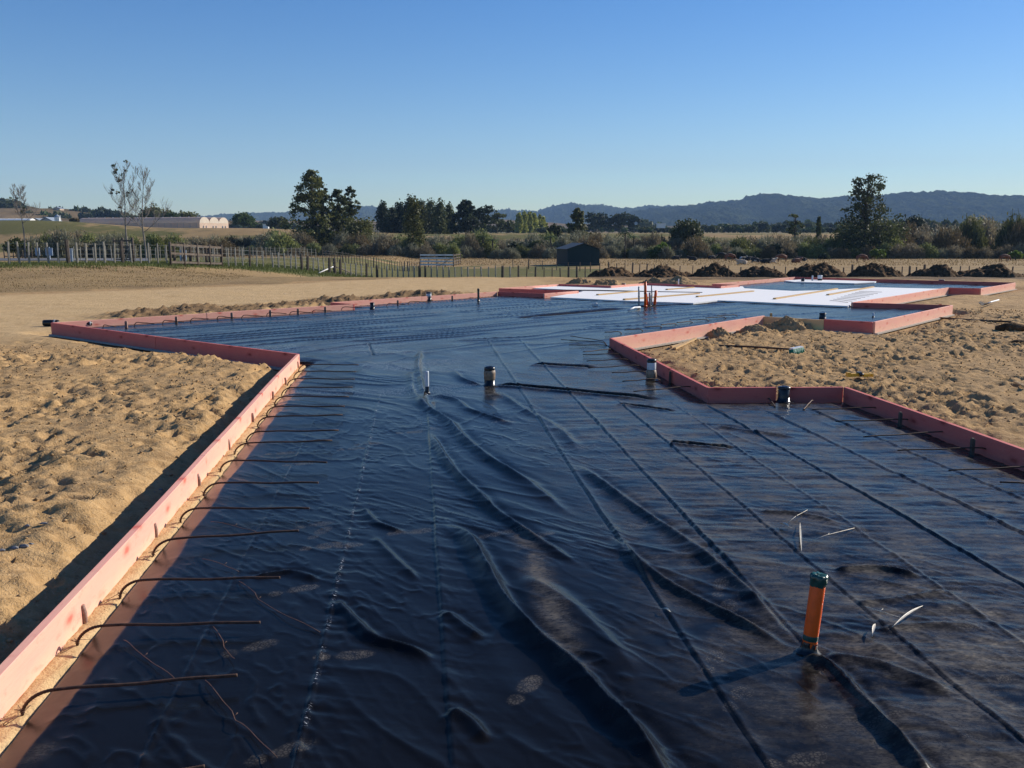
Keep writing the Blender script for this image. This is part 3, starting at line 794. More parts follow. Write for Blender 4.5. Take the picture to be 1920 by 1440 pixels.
for k, (x, y) in enumerate([(237, 614), (331, 605), (435, 597), (507, 592), (559, 589), (610, 585), (746, 572), (848, 563)]):
    p = P(x, y, 0.0); m = MB(); m.box((0, 0, .045), (.05, .035, .13)); m.box((0, 0, .118), (.04, .03, .02))
    o = m.build('formwork_peg', M['peg']); o.location = p
    tag(o, ordw[k] + ' square peg from the left along the sunlit back board of the left wing', 'peg', 'square pegs along the back boards')
for k, (x, y) in enumerate([(1687, 800), (1822, 853), (1256, 717)]):
    p = P(x, y, -.04); m = MB(); m.box((0, 0, .05), (.025, .04, .17)); m.box((0, 0, .14), (.018, .03, .012))
    o = m.build('formwork_peg', M['post_dark']); o.location = p
    tag(o, ['dark peg against the long right board, the farther one', 'dark peg against the long right board, nearer the right edge', 'dark peg in shade beside the board past the white banded pipe'][k], 'peg', 'dark pegs on the shaded boards')
for k, (x, y) in enumerate([(1445, 606), (1762, 586)]):
    p = P(x, y, -.08); m = MB(); m.box((0, 0, .09), (.045, .045, .24)); m.box((0, 0, .215), (.035, .035, .012))
    o = m.build('formwork_peg', M['raw_timber']); o.location = p
    tag(o, ['pale peg at the board corner left of the sand heap', 'pale peg on the outside of the right bay end board'][k], 'peg', 'pale pegs outside the right boards')

# ------------------------------------------------------------------ starter bars (hooked rebar)
def rebar_path(base, tip, rise, out=.08):
    """hook rises from base, bends over and runs to tip"""
    b = Vector(base); t = Vector(tip); d = Vector((t.x - b.x, t.y - b.y, 0)); L = d.length; d.normalize()
    z1 = rise; pts = []
    R = min(.13, L * .25)
    for k in range(9):
        a = PI / 2 * k / 8
        pts.append(Vector((b.x, b.y, b.z)) + d * (R * (1 - math.cos(a))) + Vector((0, 0, (z1 - b.z) * math.sin(a))))
    n = 9; s0 = pts[-1]
    for k in range(1, n + 1):
        q = s0.lerp(Vector((t.x, t.y, t.z)), k / n); q.z += .003 * math.sin(k * 1.1 + b.x * 3) * (k < n)
        pts.append(q)
    return pts
def rebar(base, tip, label, group, rise=.045, tie=False, r=.0062, ribs=False):
    pts = rebar_path(base, tip, rise); org = Vector(base)
    root = thing('starter_bar', label, 'rebar', org, 0, group)
    m = MB(); loc = [p - org for p in pts]
    if ribs:
        fine = []; rad = []
        for i in range(len(loc) - 1):
            seg = (loc[i + 1] - loc[i]).length; k = max(1, int(seg / .0052))
            for j in range(k):
                fine.append(loc[i].lerp(loc[i + 1], j / k)); rad.append(r * (1.13 if len(fine) % 2 else .9))
        fine.append(loc[-1]); rad.append(r)
        m.tube(fine, rad, 8)
    else: m.tube(loc, r, 8)
    m.build('bar', M['rebar'], root)
    if tie:
        w = MB(); d = (loc[-1] - loc[0]); d.z = 0; d.normalize(); n = Vector((-d.y, d.x, 0))
        lp = []
        for k in range(15):
            a = 2 * PI * k / 14
            lp.append(Vector((0, 0, .006)) - (d * .55 + n * .84) * (.042 + .042 * math.cos(a)) + n * (.012 * math.sin(a)) + Vector((0, 0, .003 * math.sin(2 * a))))
        w.tube(lp, .0016, 5)
        for s in range(3):
            q = [Vector((0, 0, .02)), Vector((random.uniform(-.03, .03), random.uniform(-.03, .03), .03)), Vector((random.uniform(-.05, .05), random.uniform(-.05, .05), .005 + random.uniform(0, .02)))]
            w.tube(q, .0014, 5)
        cl = [Vector((.009 * math.cos(a), .009 * math.sin(a), .012 + .0015 * a)) for a in [k * .7 for k in range(20)]]
        w.tube(cl, .0016, 5)
        w.build('tie_wire', M['tie_wire'], root)
Lb = [((42, 1342), (445, 1266)), ((145, 1212), (488, 1167)), ((225, 1122), (525, 1083)), ((287, 1043), (560, 995)), ((338, 980), (580, 953)), ((382, 930), (597, 905)),
      ((413, 885), (613, 867)), ((440, 852), (623, 826)), ((462, 829), (635, 807)), ((483, 800), (642.5, 778)), ((500, 779), (646, 762)), ((515, 759), (654, 744)),
      ((528, 742), (661, 726)), ((539, 724), (665, 711)), ((551, 709), (668, 697)), ((560, 696), (672, 684))]
for k, (a, b) in enumerate(Lb):
    rebar(P(*a, -.045), P(*b, .05), ordw[k] + ' rusty hooked bar from the camera, reaching from the near left board', 'starter bars along the left board', .052, k < 12, .0068, k < 7)
rb = P(352, 1437, .02); rb2 = P(384, 1436, .02)
rebar(P(-60, 1560, -.045), P(384, 1437, .04), 'rusty bar tip just showing at the bottom left edge of the photo', 'starter bars along the left board', .05, True, .0068, True)
for k, (t_, c) in enumerate([((1523, 768), (1655, 779)), ((1567, 790), (1716, 802)), ((1619, 819), (1784, 826)), ((1683, 844.5), (1860, 858)), ((1779, 882), (1955, 895)), ((1875, 904), (2060, 935))]):
    rebar(P(*c, -.06), P(*t_, .03), ordw[k] + ' dark hooked bar from the far end of the long right board', 'starter bars along the right board', .03, False, .0062)
for k, (t_, c) in enumerate([((1070, 630), (1137, 650)), ((1052, 637), (1139, 652)), ((1067, 647), (1145, 657)), ((1093, 660), (1152, 664)), ((1093, 665), (1168, 674)), ((1100, 677), (1184, 684)), ((1103, 690), (1205, 696)),
                             ((1147, 699), (1217, 708)), ((1167, 715), (1242, 722)), ((1188, 734), (1303, 737))]):
    rebar(P(*c, -.05), P(*t_, .04), ordw[k] + ' dark bar from the inner corner, beside the board past the white banded pipe', 'starter bars at the shaded inner board', .04, False, .0065)
for k, (t_, c) in enumerate([((1134, 623), (1166, 629)), ((1171, 618.5), (1206, 624)), ((1209, 613), (1242, 618)), ((1239, 609), (1270, 613)), ((1269, 605), (1300, 609)), ((1293, 600), (1330, 605)), ((1323, 596), (1362, 600)), ((1344, 592), (1383, 596))]):
    rebar(P(*c, -.03), P(*t_, .045), ordw[k] + ' dark bar from the dark corner, lying behind the knotty sunlit board', 'starter bars behind the knotty board', .045, False, .009)
for k, (c, t_) in enumerate([((193, 617), (217, 613)), ((252, 612), (290, 607)), ((305, 608), (345, 604)), ((357, 604), (392, 598)), ((407, 600), (440, 596)), ((453, 598), (493, 593)), ((500, 593), (537, 588)), ((543, 591), (583, 586)), ((585, 588), (622, 583)),
                             ((640, 582), (680, 577)), ((725, 575), (760, 571)), ((765, 571), (800, 566))]):
    rebar(P(*c, -.0), P(*t_, .09), ordw[k] + ' hooked bar from the left against the sunlit back board of the left wing', 'starter bars along the back boards', .09, False, .008)
for k, (a, b) in enumerate([((1440, 748), (1454, 763)), ((1524, 752), (1506, 768))]):
    rebar(P(*a, .0), P(*b, .01), ['bent rebar end in front of the board just left of the black gap pipe', 'pale lit rebar end right of the black pipe in the board gap'][k], 'bar ends at the pipe gap boards', .02, False)

# ------------------------------------------------------------------ pipes
def at_ground(px, py, z=0.0): return P(px, py, z)
# near orange pipe
b = P(1516, 1222, 0); top = PD(1535, 1076, b.y + .02)
ax = (top - b); Lp = ax.length
root = thing('drain_pipe', 'orange drain pipe with green taped top standing in the near right of the sheet', 'pipe', b)
tilt = Matrix.Rotation(math.atan2(ax.x, ax.z), 3, 'Y') @ Matrix.Rotation(-.03, 3, 'X')
def tl(m):
    m.v = [tuple(tilt @ Vector(v)) for v in m.v]; return m
m = MB(); m.lathe([(.0, Lp - .025), (.031, Lp - .025), (.0325, Lp - .03), (.0325, .03), (.0325, -.03)], 28); tl(m).build('pipe_body', M['orange_pipe'], root)
m = MB(); m.lathe([(.0318, .052), (.0325, .055), (.0328, .07), (.0322, .088), (.0310, .091)], 28); tl(m).build('tape_band', M['green_tape'], root)
def crumple(prof, n, amp, seed):
    m = MB(); m.lathe(prof, n); rs = random.Random(seed)
    m.v = [(x * (1 + rs.uniform(-amp, amp)), y * (1 + rs.uniform(-amp, amp)), z + rs.uniform(-amp, amp) * .03) for x, y, z in m.v]; return m
m = crumple([(.033, Lp - .05), (.036, Lp - .035), (.035, Lp - .02), (.038, Lp - .006), (.030, Lp + .002), (.015, Lp - .002), (.001, Lp - .008)], 26, .11, 4); tl(m).build('taped_cap', M['green_tape'], root)
m = crumple([(.055, -.004), (.042, .006), (.035, .016), (.034, .03), (.032, .046), (.0325, .048)], 26, .09, 6); tl(m).build('plastic_collar', M['black_tape'], root)
# generic stub
def stub(px, py, r, h, label, body='black_tape', cap='black_tape', wrap=None, band=None, name='pipe_stub', tiltx=0, z=0.0):
    b = P(px, py, z); root = thing(name, label, 'pipe', b)
    m = MB(); m.lathe([(r * .98, -.04), (r, .0), (r, h * .97), (r * .9, h), (0.001, h)], 20); m.build('pipe_body', M[body], root)
    if cap:
        m = crumple([(r * 1.03, h * .86), (r * 1.12, h * .9), (r * 1.08, h * 1.0), (r * .8, h * 1.05), (r * .3, h * 1.0), (.001, h * 1.0)], 18, .08, int(px)); m.build('taped_cap', M[cap], root)
    if wrap:
        m = crumple([(r * 1.05, h * .34), (r * 1.16, h * .38), (r * 1.14, h * .55), (r * 1.2, h * .68), (r * 1.12, h * .82), (r * 1.02, h * .85)] if wrap == 'brown_wrap' else
                    [(r * 1.02, h * .5), (r * 1.04, h * .52), (r * 1.04, h * .84), (r * 1.02, h * .86)], 20, .035 if wrap == 'brown_wrap' else .004, int(px) + 1); m.build('wrap_band', M[wrap], root)
    if band:
        m = crumple([(r * 1.05, h * .05), (r * 1.22, h * .12), (r * 1.25, h * .3), (r * 1.12, h * .46), (r * 1.04, h * .48)], 20, .05, int(px) + 2); m.build('lower_wrap', M[band], root)
    m = crumple([(r * 1.9, -.004), (r * 1.4, h * .02), (r * 1.1, h * .08), (r * 1.04, h * .30), (r * 1.01, h * .31)], 18, .07, int(px) + 3); m.build('plastic_collar', M['black_tape'], root)
    root.rotation_euler = (tiltx, tiltx * .5, random.uniform(0, 3)); return root
stub(918, 723, .060, .225, 'fat black pipe stub with brown wrapping standing in the middle of the sheet', wrap='brown_wrap', tiltx=-.02)
stub(801, 737, .022, .255, 'thin white pipe with black foot on the fold left of the fat stub', body='white_pvc', cap=None)
stub(1221, 711, .055, .25, 'pipe stub with a white band and brown wrap beside the shaded inner board', wrap='white_pvc', band='brown_wrap')
stub(1469, 753, .062, .165, 'squat black pipe stub standing in the gap of the right board', wrap=None, band=None, z=-.02)
stub(698, 579, .055, .15, 'short black stub leftmost of the three along the back boards')
stub(804, 563, .072, .22, 'fat black stub with a pale ring, middle of the three along the back boards', wrap='white_pvc')
stub(897, 564, .030, .33, 'tall slim black stub rightmost of the three along the back boards')
stub(1169, 539, .07, .14, 'dark stub at the back edge of the white foam')
stub(1505, 530, .065, .17, 'black stub at the far end, left of the white capped one')
stub(1537, 528, .085, .24, 'white capped stub at the far end of the slab', body='black_tape', cap='white_pvc', wrap='white_pvc')
stub(1523, 528, .03, .24, 'slim pale stub between the black and the white capped far stubs', body='white_pvc', cap=None)
stub(1765, 530, .10, .11, 'low dark stub near the far right board')
stub(1542, 597, .07, .12, 'low dark stub by the yellowish board of the right bay')
stub(1272, 539, .018, .30, 'thin white rod pipe standing at the back of the foam', body='white_pvc', cap=None)
stub(1637, 595, .02, .10, 'tiny white stub in the corner of the right bay', body='white_pvc', cap=None)
# pipe cluster
def stick(px, ybase, ytop, r, mat, label, lean=0, cap=None):
    b = P(px, ybase, 0); t = PD(px + lean, ytop, b.y); root = thing('drain_pipe', label, 'pipe', b, 0, 'cluster of upright pipes before the white foam')
    m = MB(); L = t - b; m.tube([(0, 0, -.03), tuple(L * .33), tuple(L * .66), tuple(L)], r, 14); m.build('pipe_body', M[mat], root)
    m = MB(); m.tube([tuple(L * .99), tuple(L * 1.02)], r * .82, 14); m.build('pipe_end', M[cap or 'black_tape'], root)
    m = MB(); m.tube([(0, 0, -.01), tuple(L * .06)], r * 1.25, 14); m.build('socket', M[mat], root)
    m = MB(); m.tube([tuple(L * .52), tuple(L * .56)], r * 1.12, 14); m.build('pipe_ring', M['black_tape'] if mat != 'white_pvc' else M['grey_pvc'], root)
stick(1198, 575, 538, .022, 'grey_pvc', 'thin grey pipe leftmost of the upright cluster')
stick(1210, 575, 528, .034, 'orange_pipe', 'tallest orange pipe of the upright cluster')
stick(1214.5, 574, 550, .028, 'orange_pipe', 'shorter orange pipe leaning on the tall one', -3)
stick(1218.5, 574, 549, .032, 'grey_pvc', 'stout grey pipe in the middle of the cluster')
stick(1222, 573, 536, .018, 'grey_pvc', 'thin tall grey pipe right of the stout one')
stick(1227, 573, 545, .036, 'orange_pipe', 'orange pipe rightmost of the upright cluster', 3, 'orange_pipe')
o = MB(); a_ = P(1178, 582, .03); b_ = P(1200, 576, .04); o.tube([a_, a_.lerp(b_, .5) + Vector((0, 0, .03)), b_], .025, 10)
tag(o.build('pipe_offcut', M['white_pvc'], None, a_), 'white elbow pipe lying at the foot of the upright cluster', 'pipe')
o = MB(); o.box((0, 0, .03), (.14, .05, .06), .2); o.tube([(-.05, 0, .06), (.05, .01, .075)], .012, 8)
q = o.build('white_offcut', M['white_pvc']); q.location = P(1116, 574, 0); tag(q, 'small white scrap lying on the sheet left of the upright pipes', 'scrap')

# ------------------------------------------------------------------ foam slabs, battens
def slab(pp, z0, z1, name, mat, label, cat, group=None):
    w = [P(a, b, z1) for a, b in pp]; c = sum(w, Vector()) / len(w); c.z = z0
    bm = bmesh.new(); vs = [bm.verts.new((p.x - c.x, p.y - c.y, 0)) for p in w]; f = bm.faces.new(vs)
    r = bmesh.ops.extrude_face_region(bm, geom=[f]); 
    for v in [e for e in r['geom'] if isinstance(e, bmesh.types.BMVert)]: v.co.z += z1 - z0
    bmesh.ops.recalc_face_normals(bm, faces=bm.faces)
    bmesh.ops.triangulate(bm, faces=[f for f in bm.faces if len(f.verts) > 4])
    me = bpy.data.meshes.new(name); bm.to_mesh(me); bm.free()
    o = link_mesh(name, me, M[mat], None, c); tag(o, label, cat, group)
slab([(1032, 557), (1100, 560), (1167, 563.5), (1240, 566), (1300, 568), (1346, 563), (1400, 565), (1440, 567), (1527, 571), (1590, 573.5), (1606, 566.5), (1690, 554), (1772, 541.5), (1700, 540), (1640, 538.5), (1600, 541), (1540, 544), (1488, 545.5), (1440, 543), (1396, 540.5), (1392, 536.5), (1354, 539),
      (1280, 536.5), (1212, 533.8), (1150, 539), (1095, 536.8), (1050, 535.5), (1000, 540), (1030, 541.5), (1085, 544), (1093, 546.5)], .010, .048, 'foam_slab', 'eps', 'large white polystyrene foam area laid across the middle of the slab', 'foam')
slab([(1470, 526), (1500, 524), (1560, 525), (1643, 527.5), (1640, 529), (1602, 531), (1540, 529.5), (1490, 528.5)], .010, .048, 'foam_slab', 'eps', 'narrow white foam strip at the far end by the white capped stub', 'foam')
def batten(p1, p2, label, mat='raw_timber', w=.09, h=.03, z=.052, name='timber_batten', r=None):
    a = P(*p1, z); b = P(*p2, z); m = MB()
    if r: m.tube([a, a.lerp(b, .4) + Vector((0, 0, r)), a.lerp(b, .8), b], r, 8)
    else:
        m.bar(a + Vector((0, 0, h / 2)), b + Vector((0, 0, h / 2)), w, h)
        m.bar(a + Vector((0, 0, h * 1.1)), a.lerp(b, .05) + Vector((0, 0, h * 1.1)), w * .8, h * .2)
    o = m.build(name, M[mat], None, a); tag(o, label, 'batten', 'battens lying on the white foam')
batten((1452, 561), (1569, 542), 'left one of two long yellow battens on the foam before the far stubs')
batten((1552, 553.5), (1637, 538.5), 'right one of two long yellow battens on the foam before the far stubs')
batten((1307, 557), (1412, 546.5), 'yellow batten on the foam in the middle, its dark end toward the camera')
batten((1170, 562.5), (1310, 551), 'faint yellow batten crossing behind the upright pipes')
batten((1120, 553.5), (1197, 546.5), 'yellow batten on the foam left of the upright pipes')
batten((992, 543.5), (1317, 548.5), 'long dark rod lying across the foam behind the upright pipes', 'post_dark', r=.018, name='long_rod')
batten((1250, 543.5), (1300, 539.5), 'short pale batten near the back of the foam')
for k in range(9):
    batten((1556 + k * 9 - k * 2.2, 563 - k * 2.1), (1590 + k * 9 - k * 1.0, 567.2 - k * 2.45), ordw[k] + ' thin dark bar from the front over the right foam edge', 'rebar', z=.065, r=.005, name='edge_bar')

# ------------------------------------------------------------------ tools and loose things on the right sand
def gp(px, py):
    p = P(px, py, -.06); p.z = gz(p.x, p.y); return p
for k, (a, b, dz) in enumerate([((1258, 654), (1300, 637), .03), ((1265, 656), (1304, 639), .035), ((1254, 650), (1290, 640), .02)]):
    pa, pb = gp(*a), gp(*b); m = MB(); m.bar(pa + Vector((0, 0, dz)), pb + Vector((0, 0, dz + .02)), .045, .03)
    m.bar(pa + Vector((0, 0, dz + .016)), pa.lerp(pb, .3) + Vector((0, 0, dz + .022)), .035, .004)
    tag(m.build('timber_offcut', M['raw_timber'], None, pa), ['middle pale timber offcut on the sand behind the dark corner', 'right pale timber offcut on the sand behind the dark corner', 'left pale timber offcut on the sand behind the dark corner'][k], 'timber', 'timber offcuts on the sand')
# broom
hd = gp(1493, 660); h0 = gp(1318, 645)
root = thing('yard_broom', 'green headed yard broom lying on the sand right of the offcuts', 'broom', hd)
hx = (Vector((h0.x, h0.y, 0)) - Vector((hd.x, hd.y, 0))).normalized(); hn = Vector((-hx.y, hx.x, 0))
m = MB(); m.tube([Vector((0, 0, .10)), (h0 - hd) * .5 + Vector((0, 0, .09)), (h0 - hd) + Vector((0, 0, .06))], .016, 8); m.build('handle', M['rebar'], root)
m = MB(); m.bar(-hn * .19 + Vector((0, 0, .125)), hn * .19 + Vector((0, 0, .125)), .06, .03); m.build('broom_head', M['white_pvc'], root)
m = MB(); rs = random.Random(3)
for k in range(340):
    s = rs.uniform(-.19, .19); w = rs.uniform(-.04, .03); q = hn * s - hx * w
    m.tube([q + Vector((0, 0, .12)), q - hx * rs.uniform(.0, .05) + hn * rs.uniform(-.015, .015) + Vector((0, 0, .0))], [.013, .010], 4)
m.build('bristles', M['green_plastic'], root)
# yellow tool (spirit level + clamp)
c = gp(1612, 709); root = thing('hand_tool', 'yellow and black hand tool lying on the sand behind the right board', 'tool', c, .05); root.scale = (.78, 1.2, 1.2)
m = MB(); m.box((-.12, 0, .04), (.2, .05, .035), .1); m.box((-.2, .0, .045), (.05, .07, .05)); m.build('tool_grip', M['yellow_plastic'], root)
m = MB(); m.box((0, .02, .045), (.07, .06, .05)); m.tube([(-.03, -.03, .05), (.04, -.04, .05)], .012, 8); m.build('tool_body', M['black_tape'], root)
m = MB(); m.box((.11, .03, .04), (.15, .035, .03), -.1); m.box((.11, -.03, .04), (.15, .03, .03), .12); m.box((.19, 0, .04), (.03, .09, .035)); m.build('tool_frame', M['yellow_plastic'], root)
# shovel
c = gp(1846, 574); e = gp(1880, 568)
root = thing('shovel', 'pale handled shovel lying on the far right sand', 'shovel', c)
d = Vector((e.x - c.x, e.y - c.y, 0)).normalized(); n = Vector((-d.y, d.x, 0))
m = MB(); m.tube([d * .12 + Vector((0, 0, .08)), d * .6 + Vector((0, 0, .12)), d * 1.25 + Vector((0, 0, .14))], .02, 8); m.build('handle', M['white_pvc'], root)
m = MB(); rows = []
for i in range(6):
    w = .14 * (1 if i < 4 else (.85 if i == 4 else .4)); rows.append([(-d * (.06 * i - .12) + n * (w * s) + Vector((0, 0, .06 + .05 * s * s + .01 * (5 - i)))) for s in (-1, -.5, 0, .5, 1)])
vs = [v for r_ in rows for v in r_]; vs2 = [v + Vector((0, 0, -.006)) for v in vs]
fs = [(i * 5 + j, i * 5 + j + 1, i * 5 + j + 6, i * 5 + j + 5) for i in range(5) for j in range(4)]
m.add(vs, fs, True); m.add(vs2, [tuple(reversed(f)) for f in fs], True); m.build('blade', M['post_dark'], root)
pa, pb = gp(1762, 592), gp(1895, 607); m = MB()
m.tube([pa + Vector((0, 0, .05)), pa.lerp(pb, .5) + Vector((0, 0, .04)), pb + Vector((0, 0, .05))], .022, 8)
tag(m.build('wooden_pole', M['bark'], None, pa), 'long brown pole lying on the sand below the shovel', 'pole')
def lump(px, py, r, mat, label, name, cat, sc=(1, 1, .6), seed=1, dz=0):
    c = gp(px, py); bm = bmesh.new(); bmesh.ops.create_icosphere(bm, subdivisions=3, radius=r); rs = random.Random(seed)
    ph = [rs.uniform(0, 9) for _ in range(6)]
    for v in bm.verts:
        k = 1 + .18 * math.sin(v.co.x / r * 3 + ph[0]) * math.sin(v.co.y / r * 4 + ph[1]) + .12 * math.sin(v.co.z / r * 7 + ph[2]) * math.sin(v.co.x / r * 8 + ph[3])
        v.co = Vector((v.co.x * sc[0] * k, v.co.y * sc[1] * k, v.co.z * sc[2] * k))
    me = bpy.data.meshes.new(name); bm.to_mesh(me); bm.free(); me.polygons.foreach_set('use_smooth', [True] * len(me.polygons))
    o = link_mesh(name, me, M[mat], None, c + Vector((0, 0, r * sc[2] * .4 + dz))); tag(o, label, cat); return o
lump(1897, 618, .22, 'dark_soil', 'dark bag slumped on the sand at the right edge', 'sack', 'bag', (1.5, .8, .45), 2)
lump(1912, 643, .10, 'dark_soil', 'small dark clod at the right edge below the bag', 'clod', 'clod', (1.5, .8, .6), 3)
pa, pb = gp(1903, 718), gp(1922, 728); m = MB(); m.bar(pa + Vector((0, 0, .04)), pb + Vector((0, 0, .05)), .04, .02); m.tube([pa + Vector((0, 0, .05)), pb + Vector((0, 0, .055))], .008, 6)
tag(m.build('timber_offcut', M['raw_timber'], None, pa), 'pale timber offcut at the right edge of the photo', 'timber')
lump(1541, 717, .03, 'black_tape', 'tiny dark clod on the sand behind the right board', 'clod', 'clod', seed=6)
# grey lumps on near left sand
for k, (x, y, r, sc) in enumerate([(30, 1055, .045, (1, .6, .4)), (47, 1052, .04, (1.3, .6, .5)), (60, 1047, .03, (1, .7, .5)), (53, 1005, .028, (1, .7, .6)), (58, 985, .025, (.7, 1, .6)), (84, 1004, .03, (1.6, .6, .4)), (4, 1052, .035, (1.2, .7, .5)), (300, 908, .03, (1, .7, .5)), (288, 914, .022, (1, .7, .5))]):
    o = lump(x, y, r * .55, 'stone', ['flat grey clod left of a row of three on the near left sand', 'longest grey clod in the row of three on the near left sand', 'right grey clod of the row of three on the near left sand', 'grey clod above the row of three',
             'topmost small grey clod above the row of three', 'elongated grey clod right of the topmost one', 'grey clod cut by the left photo edge', 'grey clod at the edge of the board shadow', 'smaller grey clod at the edge of the board shadow'][k], 'clod', 'clod', sc, 10 + k)
# plastic rolls at the left wing corner
def roll(px, py, L, r, an, label, mats, z=None):
    c = gp(px, py)
    if z is not None: c = P(px, py, z)
    root = thing('plastic_roll', label, 'roll', c, an)
    m = MB(); m.tube([(-L / 2, 0, r), (-L / 2 + .02, 0, r), (0, 0, r), (L / 2 - .02, 0, r), (L / 2, 0, r)], [r * .93, r, r * 1.02, r, r * .93], 20); m.build('roll_body', M[mats[0]], root)
    m = MB(); m.tube([(-L / 2 - .012, 0, r), (L / 2 + .012, 0, r)], r * .4, 12); m.build('core', M[mats[1]], root)
    m = MB(); m.tube([(L * .2, 0, r), (L * .32, 0, r)], r * 1.05, 20); m.build('label_band', M[mats[1]], root)
roll(96, 612, .30, .065, .1, 'black roll lying on the sand outside the far left corner board', ('black_tape', 'grey_pvc'))
roll(165, 611, .15, .05, .5, 'small black and white roll sitting on the corner of the left wing boards', ('black_tape', 'white_pvc'), .01)
# leaves and twigs on the sheet
def leafobj(p1, p2, w, label, curl=.008, mat='leaf_dry'):
    a = P(*p1, .012); b = P(*p2, .012); d = b - a; L = d.length; d.normalize(); n = Vector((-d.y, d.x, 0)); m = MB(); vs = []
    for k in range(9):
        t = k / 8; ww = w * math.sin(PI * min(max(t, .03), .97)) ** .8
        c = d * (L * t) + Vector((0, 0, .006 + curl * math.sin(PI * t)))
        vs += [c - n * ww + Vector((0, 0, ww * .6)), c, c + n * ww + Vector((0, 0, ww * .6))]
    fs = [(i * 3 + j, i * 3 + j + 1, i * 3 + j + 4, i * 3 + j + 3) for i in range(8) for j in range(2)]
    m.add(vs, fs, True); m.tube([d * -.02 + Vector((0, 0, .004)), d * L * .5 + Vector((0, 0, .006 + curl)), d * L + Vector((0, 0, .006))], .0012, 5)
    o = m.build('dry_leaf', M[mat]); o.location = a; tag(o, label, 'leaf', 'dry leaves on the sheet')
leafobj((1676, 1175), (1730, 1138), .007, 'largest pale dry leaf on the sheet right of the orange pipe')
leafobj((1503, 1035), (1500, 982), .006, 'narrow upright curled leaf on the seam above the orange pipe')
leafobj((1480, 990), (1462, 984), .012, 'small round leaf with a long stalk above the orange pipe')
leafobj((1636, 1192), (1641, 1172), .007, 'tiny pinkish leaf on the sheet left of the largest leaf')
leafobj((1240, 1144), (1258, 1150), .007, 'small white leaf scrap on the seam left of the boot prints')
def twig(pp, label, r=.002, z=.014):
    w = [P(a, b, z + (.01 if 0 < i < len(pp) - 1 else 0)) for i, (a, b) in enumerate(pp)]; m = MB(); m.tube(w, [r * (1 - .4 * i / len(w)) for i in range(len(w))], 6)
    mid = w[len(w) // 2]; m.tube([mid, mid + Vector((.02, .015, .006))], r * .6, 5)
    tag(m.build('twig', M['leaf_dry'], None, w[0]), label, 'twig', 'twigs on the sheet')
twig([(1474, 983), (1492, 968), (1514, 956)], 'pale twig stalk pointing away above the orange pipe')
twig([(1515, 1016), (1550, 1003), (1602, 990)], 'long thin twig lying right of the upright leaf')
twig([(1622, 1137), (1650, 1146), (1688, 1158)], 'dark twig between the seam and the largest leaf', .002)
# loose tie wires on the sheet
def wirep(pp, label):
    w = [P(a, b, .01 + .012 * (i % 2)) for i, (a, b) in enumerate(pp)]; m = MB()
    fine = []
    for i in range(len(w) - 1):
        for k in range(4): fine.append(w[i].lerp(w[i + 1], k / 4) + Vector((0, 0, .004 * math.sin(i * 4 + k))))
    fine.append(w[-1]); m.tube(fine, .0016, 5)
    m.tube([fine[len(fine) // 2], fine[len(fine) // 2] + Vector((.012, .01, .01))], .0015, 5)
    tag(m.build('loose_wire', M['tie_wire'], None, w[0]), label, 'wire', 'loose wires on the sheet')
wirep([(232, 1200), (248, 1210), (270, 1232), (300, 1250), (333, 1277)], 'loose wire curling between the first and second left bars')
wirep([(400, 1175), (418, 1200), (420, 1215), (440, 1235)], 'loose wire crossing under the second left bar')
wirep([(385, 1275), (412, 1305), (435, 1335), (442, 1350), (470, 1370), (520, 1420)], 'longest loose wire running to the bottom seam')
wirep([(448, 1090), (478, 1110), (484, 1125), (540, 1155), (600, 1185)], 'loose wire running off the end of the third left bar')
wirep([(380, 1048), (420, 1058), (448, 1072)], 'loose wire right below the fourth left bar')
wirep([(395, 978), (440, 985), (480, 997)], 'loose wire below the fifth left bar')

# small stones and clods scattered over the sand (uncountable)
def pebbles():
    rs = np.random.RandomState(8); co = []; fa = []; base = np.array([(1, 0, 0), (-1, 0, 0), (0, 1, 0), (0, -1, 0), (0, 0, 1), (0, 0, -1)], float)
    F8 = [(0, 2, 4), (2, 1, 4), (1, 3, 4), (3, 0, 4), (2, 0, 5), (1, 2, 5), (3, 1, 5), (0, 3, 5)]
    n = 0
    XX = np.concatenate([rs.uniform(-9, -1.2, 6000), rs.uniform(1.5, 13, 5000), rs.uniform(uL - .0, uL + .25, 0)])
    YY = np.concatenate([3 + 13 * rs.rand(6000) ** 1.3, rs.uniform(9, 24, 5000)])
    d, _, _ = sdf(XX, YY, POLY)
    for x, y, dd in zip(XX, YY, d):
        if dd > -.2: continue
        r = .004 + .012 * rs.rand() ** 4 + .0006 * y; z = gz(x, y)
        k = base * (1 + .5 * (rs.rand(6, 1) - .5)) * r * np.array([1.3, 1, .7]); a = rs.rand() * 6
        kx = k[:, 0] * math.cos(a) - k[:, 1] * math.sin(a); ky = k[:, 0] * math.sin(a) + k[:, 1] * math.cos(a)
        co.append(np.stack([kx + x, ky + y, k[:, 2] + z + r * .3], -1)); fa.append(np.array(F8) + n * 6); n += 1
    me = np_mesh('pebbles', np.concatenate(co), np.concatenate(fa)); tag(link_mesh('pebbles', me, M['sand_pile']), 'small sandy crumbs and stones strewn over the trampled sand', 'pebbles', kind='stuff')
pebbles()

